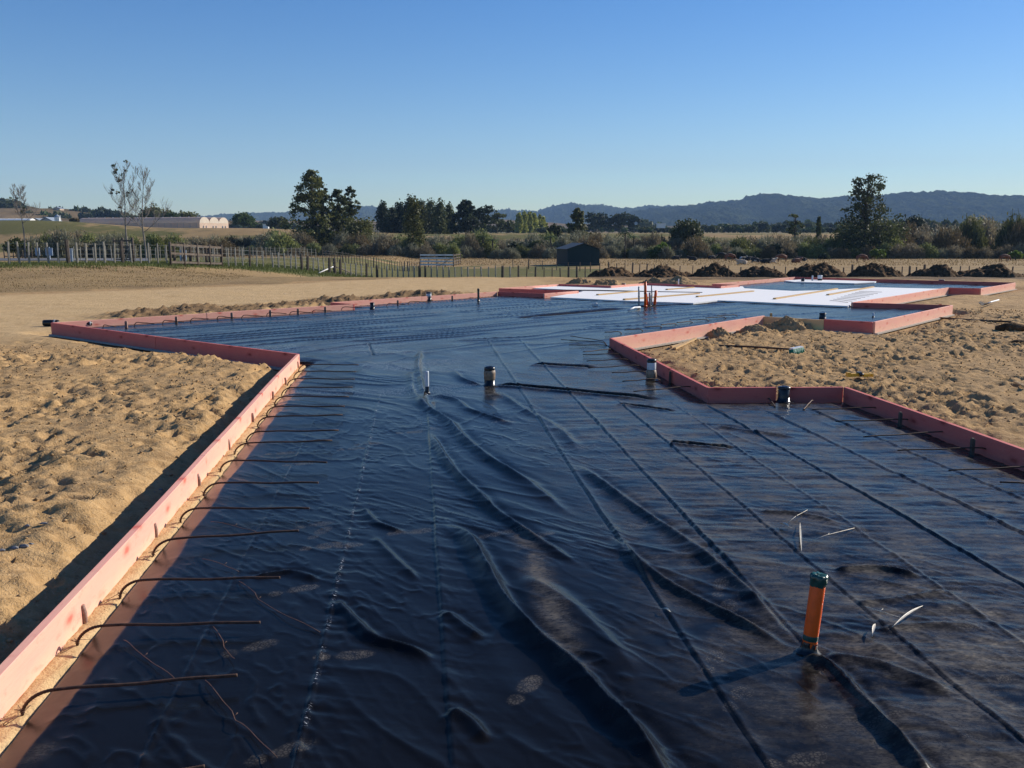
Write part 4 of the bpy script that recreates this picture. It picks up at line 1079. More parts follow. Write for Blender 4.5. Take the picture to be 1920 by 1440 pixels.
# ------------------------------------------------------------------ heaps
def heap(px0, px1, ybase, ytop, label, mat, name, d=None, z=None, seed=0, amp=.20, depth=.8, sharp=1.5):
    """heap resting on the ground; its width and top measured in the photo at its own distance"""
    cx = (px0 + px1) / 2
    c = PD(cx, ybase, 57 if d is None else d)
    if z is not None: c.z = z
    elif d is not None: c.z = -.08
    R = (px1 - px0) / 2 / F * c.y * ((1.02 + .3 * random.random()) if 'soil' in mat else 1); Ht = (ybase - ytop) / F * c.y * 1.0
    n = 56; t = np.linspace(-1.15, 1.15, n); A, B = np.meshgrid(t, t)
    r = np.hypot(A, B) * (1 + .22 * perlin(A * 1.6 + seed, B * 1.6, seed))
    z_ = Ht * (1 + .25 * perlin(A * 1.1 + seed * 1.7, B * 1.1, seed + 3)) * np.clip(1 - r ** sharp, 0, 1) ** .9
    z_ += Ht * amp * fbm(A * 2.6 + seed * 3, B * 2.6, 5, seed + 5, .62) * S((1.15 - r) * 3)
    z_ += Ht * amp * 1.0 * -np.abs(fbm(A * 5 + seed, B * 5, 3, seed + 8)) * S((1.1 - r) * 3)
    z_ = np.where(r > 1.05, -.25, z_ - .04)
    me = np_mesh(name, np.stack([A * R, B * R * depth, z_], -1).reshape(-1, 3), (np.arange(n * n).reshape(n, n)[:-1, :-1, None] + np.array([0, 1, n + 1, n])[None, None]).reshape(-1, 4))
    o = link_mesh(name, me, M[mat], None, c + Vector((0, R * depth * .6, 0))); tag(o, label, 'mound' if 'soil' in mat else 'sand heap'); return o
heap(1103, 1196, 521, 498, 'leftmost dark soil mound, behind the sandy heaps right of the shed', 'dark_soil', 'soil_mound', seed=1)
heap(1200, 1292, 521, 499, 'second dark soil mound from the left, behind the peaked sandy heap', 'dark_soil', 'soil_mound', seed=2)
heap(1296, 1390, 522, 494, 'tall dark soil mound third from the left', 'dark_soil', 'soil_mound', seed=3)
heap(1392, 1482, 522, 499, 'dark soil mound fourth from the left', 'dark_soil', 'soil_mound', seed=4)
heap(1488, 1596, 521, 493, 'broad dark soil mound fifth from the left, behind the far stubs', 'dark_soil', 'soil_mound', seed=5)
heap(1602, 1694, 520, 491, 'steep dark soil mound under the tall airy tree', 'dark_soil', 'soil_mound', seed=6)
heap(1718, 1814, 523, 497, 'dark soil mound second from the right', 'dark_soil', 'soil_mound', seed=7)
heap(1820, 1935, 526, 497, 'rightmost dark soil mound at the edge of the photo', 'dark_soil', 'soil_mound', seed=8, amp=.25)
heap(1060, 1118, 531, 518, 'low sandy heap left of the first dark mound', 'sand_pile', 'sand_heap', d=37, seed=11)
heap(1108, 1170, 533, 519, 'low lumpy sandy heap before the first dark mound', 'sand_pile', 'sand_heap', d=36, seed=12, amp=.3)
heap(1200, 1262, 532, 516, 'sandy heap before the second dark mound, left of the peaked one', 'sand_pile', 'sand_heap', d=36.5, seed=13)
heap(1232, 1322, 534, 513, 'tallest peaked sandy heap behind the white foam', 'sand_pile', 'sand_heap', d=36, seed=14, amp=.08, sharp=1.1)
heap(985, 1075, 545, 537, 'dirt lying inside the boxed recess left of the foam', 'sand_pile', 'sand_heap', d=31.5, seed=15, amp=.3)
heap(1436, 1528, 616, 593, 'sand heap against the yellowish board of the right bay', 'sand_pile', 'sand_heap', d=19.0, z=-.05, seed=16, amp=.2, depth=.5)
heap(1388, 1450, 616, 604, 'low sand heap left of the larger one against the right boards', 'sand_pile', 'sand_heap', d=18.6, z=-.04, seed=17, amp=.25, depth=.6)
heap(1325, 1375, 621, 609, 'smallest sand heap outside the sunlit knotty board', 'sand_pile', 'sand_heap', d=17.9, z=-.04, seed=18, amp=.3, depth=.6)

# ------------------------------------------------------------------ vegetation generators
def quads_from(c, s, rs, flat=.0, asp=1.0):
    n = len(c); a = rs.normal(size=(n, 3)); a /= np.linalg.norm(a, axis=1, keepdims=True)
    b = rs.normal(size=(n, 3)); b -= a * (a * b).sum(1, keepdims=True); b /= np.linalg.norm(b, axis=1, keepdims=True)
    s = s.reshape(-1, 1)
    v = np.stack([c - a * s * asp - b * s * .5, c + a * s * asp * .2 - b * s * .75, c + a * s * asp * 1.1 + b * s * .1, c - a * s * .1 * asp + b * s * .8], 1)
    return v.reshape(-1, 3), np.arange(n * 4).reshape(n, 4)
def leaf_mesh(name, c, s, rs, asp=1.0):
    v, q = quads_from(c, s, rs, asp=asp); return np_mesh(name, v, q, False)
def clumps(cs, rad, n_each, rs, flat=.6):
    k = len(cs); c = np.repeat(cs, n_each, 0); r = np.repeat(rad, n_each).reshape(-1, 1)
    d = rs.normal(size=(k * n_each, 3)); d /= np.linalg.norm(d, axis=1, keepdims=True); d *= rs.rand(k * n_each, 1) ** .85 * 1.25
    d[:, 2] *= flat
    return c + d * r
def tree(px, ytop, wpx, d, kind, mat, label, name='tree', seed=0, zb=None, group=None, cat='tree', dens=1.0, leaf=None, prof_=None, ne=60, fill=1):
    rs = np.random.RandomState(seed + 100); rd = random.Random(seed)
    top = PD(px, ytop, d); z0 = float(macro(top.x, d)) - .1 if zb is None else zb
    Ht = top.z - z0; R = wpx / 2 / F * d
    root = thing(name, label, cat, (top.x, d, z0), rd.uniform(0, 6), group)
    ls = leaf or (.00105 * d)
    tr = MB()
    def trunk(h, r0, wig=.03, limbs=None, n=7):
        pts = []; rr = []
        for i in range(7):
            t = i / 6; pts.append(Vector((wig * Ht * math.sin(t * 3 + seed) * t * .5, wig * Ht * math.cos(t * 2.3 + seed) * t * .5, h * t - .2 * (i == 0)))); rr.append(r0 * (1 - .85 * t))
        tr.tube(pts, rr, n)
        for q in (limbs if limbs is not None else []):
            z = max(.1 * h, min(q[2] * .8, h * .95)); b = Vector((0, 0, z)); e = Vector(q)
            m_ = b.lerp(e, .5) + Vector((0, 0, (e - b).length * .1)); tr.tube([b, m_, e], [r0 * .3, r0 * .18, r0 * .06], 5)
    if kind == 'kahi':       # tall native conifer, irregular, airy upper part
        nc = int(72 * dens); h = rs.rand(nc) ** 1.1; az = rs.rand(nc) * 2 * PI; lum = 1 + .38 * np.sin(az * 2 + h * 9 + seed) * np.sin(h * 17 + seed * 2)
        prof = np.interp(h, [0, .15, .4, .6, .8, .93, 1], [.95, 1.08, .92, .68, .50, .34, .08]) if not prof_ else np.interp(h, *prof_)
        rr = R * prof * (.30 + .75 * rs.rand(nc) ** .7) * .98 * lum
        cs = np.stack([rr * np.cos(az), rr * np.sin(az), Ht * (.10 + .88 * h)], -1)
        rad = R * (.25 - .10 * h) * (.6 + .7 * rs.rand(nc))
        core_h = np.linspace(.12, .72, 14); cs2 = np.stack([core_h * 0, core_h * 0, Ht * core_h], -1); rad2 = R * .42 * (1 - core_h * .9)
        c = np.concatenate([clumps(cs, rad, ne, rs, .6), clumps(cs2, rad2 * fill, 60, rs, .9)])
        trunk(Ht * .97, .018 * Ht, .02, cs[::2]); s = ls * (.6 + .8 * rs.rand(len(c)))
    elif kind == 'column':   # dense columnar conifer / poplar
        nc = int(44 * dens); h = rs.rand(nc); az = rs.rand(nc) * 2 * PI
        prof = np.interp(h, [0, .12, .5, .8, 1], [.7, .95, .95, .65, .12])
        rr = R * prof * (.2 + .65 * rs.rand(nc)) * .75
        cs = np.stack([rr * np.cos(az), rr * np.sin(az), Ht * (.06 + .9 * h)], -1); rad = R * (.42 - .15 * h)
        c = clumps(cs, rad, 44, rs, 1.6); trunk(Ht * .9, .015 * Ht, .01); s = ls * (.6 + .8 * rs.rand(len(c)))
    elif kind == 'round':    # broad leafed, lumpy
        nc = int(34 * dens); th = rs.rand(nc) * 2 * PI; ph = np.arccos(rs.uniform(-.5, 1, nc)); r_ = .55 + .35 * rs.rand(nc)
        cs = np.stack([R * r_ * np.sin(ph) * np.cos(th), R * r_ * np.sin(ph) * np.sin(th), Ht * (.54 + .36 * r_ * np.cos(ph))], -1)
        rad = R * (.25 + .2 * rs.rand(nc))
        cs = np.concatenate([cs, [[0, 0, Ht * .5]]]); rad = np.concatenate([rad, [R * .6]])
        c = clumps(cs, rad, 55, rs, .8); trunk(Ht * .6, .03 * Ht, .03, cs[:12]); s = ls * (.6 + .8 * rs.rand(len(c)))
    elif kind == 'flat':     # layered macrocarpa
        nc = int(26 * dens); h = rs.rand(nc) ** .6; az = rs.rand(nc) * 2 * PI; rr = R * (.25 + .6 * rs.rand(nc))
        cs = np.stack([rr * np.cos(az), rr * np.sin(az), Ht * (.22 + .72 * h)], -1); rad = R * (.26 + .18 * rs.rand(nc))
        c = clumps(cs, rad, 60, rs, .38); trunk(Ht * .85, .03 * Ht, .03, cs); s = ls * (.6 + .8 * rs.rand(len(c)))
    elif kind == 'scrub':    # twiggy bush
        nt = int(1500 * dens); th = rs.rand(nt) * 2 * PI; u = rs.rand(nt) ** .5
        lob = 1 + .22 * np.sin(th * 3 + seed) + .12 * np.sin(th * 7)
        hh = rs.rand(nt) ** .7 * (1 - .55 * u ** 2.2) * (1 + .15 * np.sin(th * 4 + seed))
        c0 = np.stack([R * u * lob * np.cos(th), R * u * lob * np.sin(th), Ht * hh * .93], -1)
        dr = np.stack([.5 * np.cos(th) * u, .5 * np.sin(th) * u, np.ones(nt)], -1) + rs.normal(size=(nt, 3)) * .45
        dr /= np.linalg.norm(dr, axis=1, keepdims=True); side = np.cross(dr, rs.normal(size=(nt, 3))); side /= np.linalg.norm(side, axis=1, keepdims=True)
        ln = (.10 * Ht + .30) * (.5 + rs.rand(nt)); w = .0003 * d * (.6 + rs.rand(nt))
        a_ = c0 - dr * ln[:, None] * .5; b_ = c0 + dr * ln[:, None] * .5
        tv = np.stack([a_ - side * w[:, None], a_ + side * w[:, None], b_ + side * w[:, None] * .3, b_ - side * w[:, None] * .3], 1).reshape(-1, 3)
        nl = int(700 * dens); i = rs.randint(0, nt, nl); cl = c0[i] + rs.normal(size=(nl, 3)) * .25
        lv, lq = quads_from(cl, ls * .62 * (.5 + rs.rand(nl)), rs)
        co = np.concatenate([tv, lv]); qq = np.concatenate([np.arange(nt * 4).reshape(nt, 4), lq + nt * 4])
        me = np_mesh('crown', co, qq, False)
        for k in range(7):
            a0 = rd.uniform(0, 6.28); tr.tube([(0, 0, -.1), (R * .25 * math.cos(a0), R * .25 * math.sin(a0), Ht * .35), (R * .5 * math.cos(a0), R * .5 * math.sin(a0), Ht * .7)], [.09, .06, .02], 5)
        tr.build('trunk', M['bark'], root); link_mesh('crown', me, M[mat], root); return root
    me = leaf_mesh('crown', c, s, rs)
    tr.build('trunk', M['bark'], root); link_mesh('crown', me, M[mat], root)
    return root
def copy_tree(src, loc, rz, sc, label=None, group=None):
    r = src.copy(); C.objects.link(r); r.location = loc; r.rotation_euler = (0, 0, rz); r.scale = sc
    if label: r['label'] = label
    if group: r['group'] = group
    for ch in list(src.children):
        c = ch.copy(); C.objects.link(c); c.parent = r
    return r
# bare tree with recursive branches
def bare(px, ytop, d, lean, label, seed, wide=.30, tufts=0, start=.35):
    rd = random.Random(seed); rs = np.random.RandomState(seed); top = PD(px, ytop, d); z0 = float(macro(top.x, d)) - .1; Ht = top.z - z0
    root = thing('bare_tree', label, 'tree', (top.x, d, z0)); m = MB(); ends = []
    def limb(p, dr, L, r, dep, up):
        pts = [p.copy()]; rr = [r]; q = p.copy(); dd = dr.normalized(); n = 6
        for i in range(n):
            dd = (dd + Vector((rd.uniform(-.16, .16), rd.uniform(-.16, .16), up * .12 + rd.uniform(-.06, .10)))).normalized(); q = q + dd * L / n; pts.append(q.copy()); rr.append(max(.010, r * (1 - .85 * (i + 1) / n)))
            if dep > 0 and i > 0:
                for _ in range(rd.choice([1, 2, 2])):
                    a = rd.uniform(0, 6.28); sd = Vector((math.cos(a), math.sin(a), rd.uniform(-.1, .7)))
                    limb(q.copy(), dd * .8 + sd * .8, L * rd.uniform(.30, .52), rr[-1] * .6, dep - 1, up)
        m.tube(pts, rr, 5 if dep else 4, cap=False)
        if dep <= 1: ends.append(q.copy())
    tp = []; tr_ = []
    for i in range(15):
        t = i / 14; tp.append(Vector((lean * Ht * t + .012 * Ht * math.sin(t * 7 + seed), .01 * Ht * math.cos(t * 6), Ht * t - .15 * (i == 0)))); tr_.append(max(.02, (.0085 * Ht + .035) * (1 - .92 * t)))
    m.tube(tp, tr_, 7)
    nb = 15
    for k in range(nb):
        t = start + (1 - start) * (k + .5) / nb; i = int(t * 14); p = tp[i].lerp(tp[min(i + 1, 14)], t * 14 - i); a = k * 2.4 + rd.uniform(-.5, .5)
        L = Ht * wide * (1.12 - .75 * (t - start) / (1 - start)) * rd.uniform(.65, 1.1)
        limb(p, Vector((math.cos(a), math.sin(a), .25 + .6 * t)), L, tr_[i] * .5, 2 if L > .12 * Ht else 1, 1)
    m.build('trunk', M['bark_pale'], root)
    if tufts:
        e2_ = [e for e in ends if e.x < .4 * rd.random() and e.z > Ht * .5]; rd.shuffle(e2_); cs = np.array([tuple(e) for e in e2_[:tufts]])
        c = clumps(cs, rs.uniform(.18, .36, len(cs)), 12, rs, .5); link_mesh('foliage', leaf_mesh('foliage', c, .11 * (.5 + rs.rand(len(c))), rs), M['kahi'], root)
def fern(px, ytop, d, label, seed, fr=2.2):
    rd = random.Random(seed); top = PD(px, ytop, d); z0 = float(macro(top.x, d)); Ht = top.z - z0 - fr * .2
    root = thing('tree_fern', label, 'tree fern', (top.x, d, z0)); m = MB(); m.tube([(0, 0, -.2), (.1, 0, Ht * .5), (.05, 0, Ht)], [.22, .15, .16], 8); m.build('trunk', M['bark'], root)
    f = MB()
    for k in range(16):
        a = k * 2 * PI / 16 + rd.uniform(-.15, .15); L = fr * rd.uniform(.8, 1.15); up = rd.uniform(.35, .7); dx, dy = math.cos(a), math.sin(a); pr = None
        for i in range(9):
            t = i / 8; c = Vector((.05 + dx * L * t, dy * L * t, Ht + L * (up * t - 1.05 * t * t))); w = .30 * fr * .5 * math.sin(PI * min(1, .12 + t * .9)) ** .8
            cur = (c, w)
            if pr:
                for s in (-1, 1):
                    n0 = Vector((-dy, dx, 0)) * s
                    f.add([pr[0], pr[0].lerp(c, .7), c.lerp(pr[0], .3) + n0 * w + Vector((0, 0, -w * .35))], [(0, 1, 2)])
            pr = cur
    f.build('fronds', M['green'], root)

# ---- individual trees
tree(584, 317, 92, 222, 'kahi', 'kahi_olive', 'tallest dark bushy conifer left of centre with a ragged top', 'conifer_tree', 1, dens=2.6, ne=46)
tree(600, 330, 40, 226, 'kahi', 'kahi', 'thin second top right behind the tallest left conifer', 'conifer_tree', 2, dens=.8)
tree(634, 352, 54, 224, 'kahi', 'kahi', 'slim conifer just right of the tallest left one', 'conifer_tree', 3, dens=1.7, ne=40)
tree(655, 348, 48, 228, 'kahi', 'kahi', 'airy pointed conifer right of the slim one', 'conifer_tree', 4, dens=1.5, ne=36)
tree(668, 396, 74, 222, 'round', 'kahi_olive', 'low spreading dark tree at the right foot of the left conifers', 'broadleaf_tree', 5)
tree(775, 372, 56, 198, 'column', 'kahi_olive', 'dark column shaped conifer standing in front of the dark row', 'conifer_tree', 6, dens=1.8)
for k, (x, y, w) in enumerate([(718, 384, 30), (734, 393, 26), (750, 382, 30), (768, 372, 30), (790, 381, 32), (806, 380, 34), (824, 380, 34), (841, 385, 28)]):
    tree(x, y, w * 1.45, 318 + (k % 3) * 5, 'column', 'pine' if k < 4 else 'kahi', ordw[k] + ' tree from the left in the dark dense row behind the centre left paddock', 'pine_tree', 20 + k, dens=1.1, group='dark row of conifers')
tree(873, 376, 52, 312, 'kahi', 'pine', 'broad dark conifer at the right end of the dark row', 'conifer_tree', 30, dens=1.5)
tree(905, 384, 44, 330, 'flat', 'pine', 'airy topped tree right of the broad dark conifer', 'conifer_tree', 31)
tree(932, 399, 36, 420, 'flat', 'kahi', 'small hazy layered tree right of the airy topped one', 'conifer_tree', 32)
tree(950, 412, 26, 430, 'round', 'kahi', 'small dark round tree left of the poplars', 'broadleaf_tree', 33)
for k, (x, y) in enumerate([(973, 401), (983, 398), (992, 399), (1002, 401), (1012, 405), (1018, 408)]):
    tree(x, y, 21, 520 + k * 4, 'column', 'poplar', ordw[k] + ' yellow green poplar from the left in the tight clump', 'poplar_tree', 40 + k, dens=.9, group='poplar clump')
tree(1039, 414, 34, 235, 'round', 'kahi', 'dark round tree between the poplars and the olive pointed tree', 'broadleaf_tree', 50)
tree(1083, 390, 46, 232, 'kahi', 'olive', 'olive green pointed tree behind the left side of the shed', 'conifer_tree', 51, dens=1.5)
tree(1118, 399, 44, 560, 'flat', 'pine', 'left one of the dark layered trees beyond the shed', 'macrocarpa_tree', 52, dens=1.2)
tree(1163, 400, 50, 560, 'flat', 'pine', 'middle one of the dark layered trees beyond the shed', 'macrocarpa_tree', 53, dens=1.3)
tree(1189, 406, 26, 550, 'flat', 'pine', 'right small one of the dark layered trees beyond the shed', 'macrocarpa_tree', 54)
tree(1290, 404, 62, 224, 'round', 'kahi', 'broad brownish dark tree right of the leafless scrub, above the third mound', 'broadleaf_tree', 55, dens=2)
tree(1492, 392, 32, 236, 'flat', 'kahi', 'thin layered tree with side tufts right of centre', 'conifer_tree', 56, dens=.6)
tree(1536, 405, 16, 250, 'column', 'kahi', 'narrow dark conifer left of the tall airy tree', 'conifer_tree', 57)
tree(1629, 328, 104, 205, 'kahi', 'kahi', 'tall airy dark tree on the right rising above the hills', 'conifer_tree', 58, dens=2.6, prof_=([0, .3, .5, .58, .66, .8, .92, 1], [.9, 1.05, .95, .72, .55, .66, .52, .22]), ne=30, fill=.7)
tree(1640, 400, 110, 210, 'round', 'kahi', 'wide dark bushy tree at the foot of the tall airy one', 'broadleaf_tree', 59, dens=1.8)
tree(1713, 394, 58, 262, 'round', 'pine', 'dark domed tree right of the tall airy one', 'broadleaf_tree', 60, dens=1.2)
tree(1836, 400, 70, 250, 'round', 'olive_scrub', 'olive round tree on the far right before the hills', 'broadleaf_tree', 61, dens=1.2)
tree(1918, 402, 44, 240, 'round', 'kahi', 'dark tree cut by the right edge', 'broadleaf_tree', 62)
tree(455, 399, 44, 420, 'round', 'green', 'dark green round tree right of the greenhouse end', 'broadleaf_tree', 63, dens=1.3)
tree(521, 404, 32, 430, 'round', 'kahi', 'round dark tree left of the tallest conifer on the far field', 'broadleaf_tree', 64)
tree(290, 383, 56, 450, 'round', 'olive', 'olive domed tree behind the greenhouse roof by the bare trees', 'broadleaf_tree', 65, dens=1.2)
tree(320, 396, 40, 440, 'round', 'green', 'lower green tree behind the greenhouse', 'broadleaf_tree', 66)
tree(350, 395, 44, 450, 'round', 'olive', 'olive tree right of the lower green one behind the greenhouse', 'broadleaf_tree', 67)
bare(232, 316, 118, -.03, 'tall dying tree with leaf tufts on its left side near the left fence', 3, .30, 20)
bare(262, 320, 118, .02, 'tall leafless tree right beside the tufted dying tree', 8, .30, 0, .28)
bare(38, 354, 112, -.02, 'leafless tree near the left edge of the photo', 5, .24, 4, .5)
fern(1172, 432, 200, 'tree fern with a thick dark trunk in the middle of the scrub', 1, 3.0)
fern(1032, 440, 205, 'tree fern behind the left side of the shed', 2)
fern(905, 440, 205, 'tree fern right of the white yard rails', 3)
fern(923, 446, 203, 'tree fern with thin trunk beside the one right of the yard rails', 4)
fern(847, 450, 203, 'small tree fern above the right end of the yard rails', 5)
fern(1188, 440, 208, 'thinner tree fern right behind the thick trunked one', 6)
# bright shrubs
for k, (x, y, w, mt, d, lab) in enumerate([(1243, 455, 30, 'bright', 196, 'bright green pointed shrub at the paddock edge above the second mound'), (1232, 465, 24, 'green', 195, 'low green shrub left of the bright pointed one'),
        (1450, 455, 32, 'pine', 196, 'dark rounded shrub at the paddock edge right of the cows'), (1384, 474, 26, 'pine', 190, 'low dark shrub among the resting cows'), (1545, 474, 18, 'pine', 185, 'dark square shrub above the fifth mound'),
        (1647, 466, 28, 'bright', 188, 'bright green shrub at the foot of the tall airy tree'), (492, 445, 30, 'pine', 215, 'dark ragged bush left of the tallest conifer'), (617, 468, 16, 'bright', 200, 'small bright bush at the foot of the left conifers'),
        (700, 470, 20, 'olive', 200, 'small yellowish bush in the scrub left of the column conifer'), (1100, 452, 20, 'bright', 215, 'yellow green bush just behind the shed roof'), (968, 452, 28, 'pine', 205, 'dark bush at the left of the tree ferns by the shed'),
        (1005, 448, 30, 'kahi', 206, 'dark green bush left of the shed'), (1190, 465, 24, 'green', 200, 'green bush right of the fern trunk'), (1905, 470, 24, 'bright', 185, 'bright shrub near the right edge'), (745, 468, 20, 'kahi', 203, 'small dark bush left of the column conifer'),
        (285, 432, 22, 'green', 200, 'green bush right of the bare trees'), (30, 445, 50, 'kahi', 120, 'dark bush by the leafless tree at the left edge'), (140, 410, 16, 'rusty_scrub', 330, 'small rusty bush left of the greenhouse')]):
    tree(x, y, w, d, 'round', mt, lab, 'shrub', 70 + k, cat='shrub', dens=.8)
# scrub band: five prototypes, copied
protos = {}
for k, mt in enumerate(['brown_scrub', 'grey_scrub', 'olive_scrub', 'rusty_scrub', 'kahi_olive']):
    protos[mt] = None
SL = {'brown_scrub': 'brownish leafless twiggy bush in the scrub belt behind the paddock', 'grey_scrub': 'grey twiggy bush in the scrub belt behind the paddock',
      'olive_scrub': 'olive green twiggy bush in the scrub belt behind the paddock', 'rusty_scrub': 'rusty brown twiggy bush in the scrub belt behind the paddock', 'kahi_olive': 'dark green twiggy bush in the scrub belt behind the paddock'}
rd = random.Random(12)
def scrub(px, ytop, wpx, d, mt):
    top = PD(px, ytop, d); z0 = float(macro(top.x, d)) - .1; Ht = top.z - z0; R = wpx / 2 / F * d
    if Ht < .6: return
    if protos[mt] is None:
        protos[mt] = (tree(px, ytop, wpx, d, 'scrub', mt, SL[mt], 'scrub_bush', 200 + len(mt), group=mt.replace('_', ' ') + ' bushes', cat='bush', dens=1.4), Ht, R)
    else:
        src, h0, r0 = protos[mt]; copy_tree(src, (top.x, d, z0), rd.uniform(0, 6.28), (R / r0, R / r0, Ht / h0))
x = 60
while x < 2000:
    yt = np.interp(x, [60, 200, 300, 400, 500, 560, 660, 740, 800, 860, 960, 1040, 1100, 1200, 1300, 1400, 1500, 1600, 1700, 1800, 1920, 2000],
                      [434, 432, 440, 436, 432, 432, 436, 430, 436, 436, 434, 436, 434, 434, 438, 442, 436, 430, 418, 410, 404, 404])
    mt = rd.choices(['brown_scrub', 'grey_scrub', 'olive_scrub', 'rusty_scrub', 'kahi_olive'], [4 if x < 1600 else 2, 4 if x < 1600 else 1, 3, 2 if x > 1650 else 1, (3 if x > 1600 else 2) if x > 900 else .6])[0]
    w = rd.uniform(30, 62) * (1.7 if x > 1640 else 1); scrub(x, yt + rd.uniform(-3, 16), w, rd.uniform(200, 238) if x > 420 else rd.uniform(130, 200), mt); x += w * rd.uniform(.24, .42)
x = 60
while x < 2000:      # lower front row
    mt = rd.choices(['brown_scrub', 'grey_scrub', 'olive_scrub', 'kahi_olive', 'rusty_scrub'], [4, 3, 3, 2 if x > 900 else .7, 2])[0]
    w = rd.uniform(22, 40); scrub(x, rd.uniform(455, 468), w, rd.uniform(193, 204) if x > 420 else rd.uniform(140, 190), mt); x += w * rd.uniform(.5, .9)
# distant treelines on the far fields: three prototypes copied
far_p = [tree(1340, 424, 26, 600, 'round', 'kahi', 'dark round tree in the far treeline below the blue hills', 'distant_tree', 300, group='far treeline', dens=.7),
         tree(1362, 421, 26, 620, 'round', 'green', 'dark round tree in the far treeline below the blue hills', 'distant_tree', 301, group='far treeline', dens=.7),
         tree(1380, 423, 30, 640, 'flat', 'pine', 'dark round tree in the far treeline below the blue hills', 'distant_tree', 302, group='far treeline', dens=.9)]
fh = [(o.location.z, o) for o in far_p]
fdim = [(PD(1340, 424, 600).z - far_p[0].location.z, 13 / F * 600), (PD(1362, 421, 620).z - far_p[1].location.z, 13 / F * 620), (PD(1380, 423, 640).z - far_p[2].location.z, 15 / F * 640)]
def fartree(px, ytop, wpx, d, k=None, z0=None, label=None, group=None):
    k = rd.randrange(3) if k is None else k; top = PD(px, ytop, d); z0 = float(macro(top.x, d)) - .2 if z0 is None else z0
    h = top.z - z0; R = wpx / 2 / F * d
    if h < 1: return
    copy_tree(far_p[k], (top.x, d, z0), rd.uniform(0, 6.28), (R / fdim[k][1], R / fdim[k][1], h / fdim[k][0]), label, group)
for seg in [(1205, 1320, 424, 430, 560), (1320, 1480, 419, 426, 620), (1400, 1600, 416, 424, 760), (1480, 1600, 426, 432, 600), (1100, 1240, 420, 428, 700), (480, 545, 416, 422, 560), (820, 980, 422, 430, 600), (1020, 1100, 424, 430, 520),
            (1600, 1980, 412, 424, 640), (440, 560, 420, 424, 800), (660, 720, 432, 437, 500)]:
    x = seg[0]
    while x < seg[1]:
        w = rd.uniform(12, 26); fartree(x, rd.uniform(seg[2], seg[3]), w, seg[4] + rd.uniform(-30, 30)); x += w * rd.uniform(.4, .8)

# ------------------------------------------------------------------ hills
def ridge(prof, D, name, mat, depth, base_z, rough, step=3, seed=0, bumps=0):
    pxs = np.arange(prof[0][0], prof[-1][0] + step, step); ytop = np.interp(pxs, [p[0] for p in prof], [p[1] for p in prof])
    ts = np.linspace(-1, 1, 41); n = len(pxs); X = np.zeros((41, n)); Y = np.zeros((41, n)); Z = np.zeros((41, n))
    for j, t in enumerate(ts):
        y = D + t * depth; x = (pxs - 960) / F * D * (1 + .0 * t)
        ztop = H + (442 - ytop) / F * D * 1.01
        k = np.maximum(0, 1 - abs(t) ** 1.35)
        spur = fbm(x / (depth * .32), x * 0 + y / (depth * .9), 4, seed)
        z = base_z + (ztop - base_z) * k * (1 + .35 * spur * (1 - k) * 2.2)
        z += rough * fbm(x / 60, x * 0 + y / 60, 4, seed + 7) * (k > 0)
        z += bumps * np.abs(fbm(x / 22, x * 0 + y / 22, 3, seed + 17, .7))
        X[j] = x; Y[j] = y; Z[j] = z
    q = (np.arange(41 * n).reshape(41, n)[:-1, :-1, None] + np.array([0, 1, n + 1, n])[None, None]).reshape(-1, 4)
    me = np_mesh(name, np.stack([X, Y, Z], -1).reshape(-1, 3), q); tag(link_mesh(name, me, M[mat]), kind='structure')
A1 = [(380, 409), (430, 406), (480, 404), (542, 403), (600, 401), (640, 397), (667, 391), (687, 392), (705, 391), (740, 397), (800, 402), (860, 403), (915, 399), (930, 397), (960, 397), (985, 399), (1005, 401), (1035, 391), (1065, 385.5), (1085, 389.5), (1120, 388), (1147, 394.5), (1180, 393), (1215, 391), (1225, 392.5), (1265, 390), (1300, 392), (1380, 395), (1500, 400)]
A2 = [(1160, 408), (1190, 399), (1230, 395), (1265, 392), (1297, 388), (1330, 383), (1355, 385), (1380, 379), (1417, 370), (1440, 373.5), (1465, 376), (1490, 379), (1520, 379.5), (1557, 377), (1580, 374), (1595, 377.5), (1630, 373), (1670, 368), (1705, 369.5), (1752, 365.5), (1772, 368), (1815, 373), (1845, 376), (1870, 375), (1902, 379), (1960, 377), (2060, 370), (2200, 366), (2400, 375)]
ridge(A1, 5200, 'far_hills', 'forest_hill', 1500, 0, 6, 1.5, 3, 14)
ridge(A2, 3900, 'forested_hills', 'forest_hill', 1200, 0, 6, 1.5, 5, 13)
ridge([(-500, 372), (-200, 370), (-60, 374), (0, 380), (25, 386), (42, 391), (85, 392), (130, 393), (160, 397), (190, 396), (220, 400), (250, 404), (300, 408), (420, 414), (500, 420)], 900, 'brown_hills', 'brown_hill', 300, 4, .6, 3, 9)
# low hazy foothills between
ridge([(380, 422), (480, 414), (540, 416), (640, 412), (700, 416), (760, 420), (850, 417), (940, 413), (1000, 416), (1060, 420), (1200, 424), (1400, 424), (1700, 420), (2100, 420)], 1900, 'foothills', 'brown_hill', 420, 2, 1, 3, 19)
for (x, y, w, d) in [(8, 375, 50, 850), (-20, 372, 60, 850), (30, 384, 40, 850), (-60, 368, 60, 850), (55, 398, 22, 800), (80, 397, 30, 790), (105, 399, 30, 780), (92, 389, 16, 880), (110, 390, 14, 880), (140, 388, 24, 860), (158, 391, 26, 860), (175, 396, 30, 820), (190, 392, 34, 820), (208, 397, 34, 815), (225, 401, 28, 800), (245, 402, 34, 790), (265, 406, 30, 780), (120, 402, 22, 780), (160, 402, 26, 780)]:
    top = PD(x, y, d); fartree(x, y, w, d, z0=top.z - 9 - w * .08, label='dark tree clump on the brown hill at the left', group='hill trees')
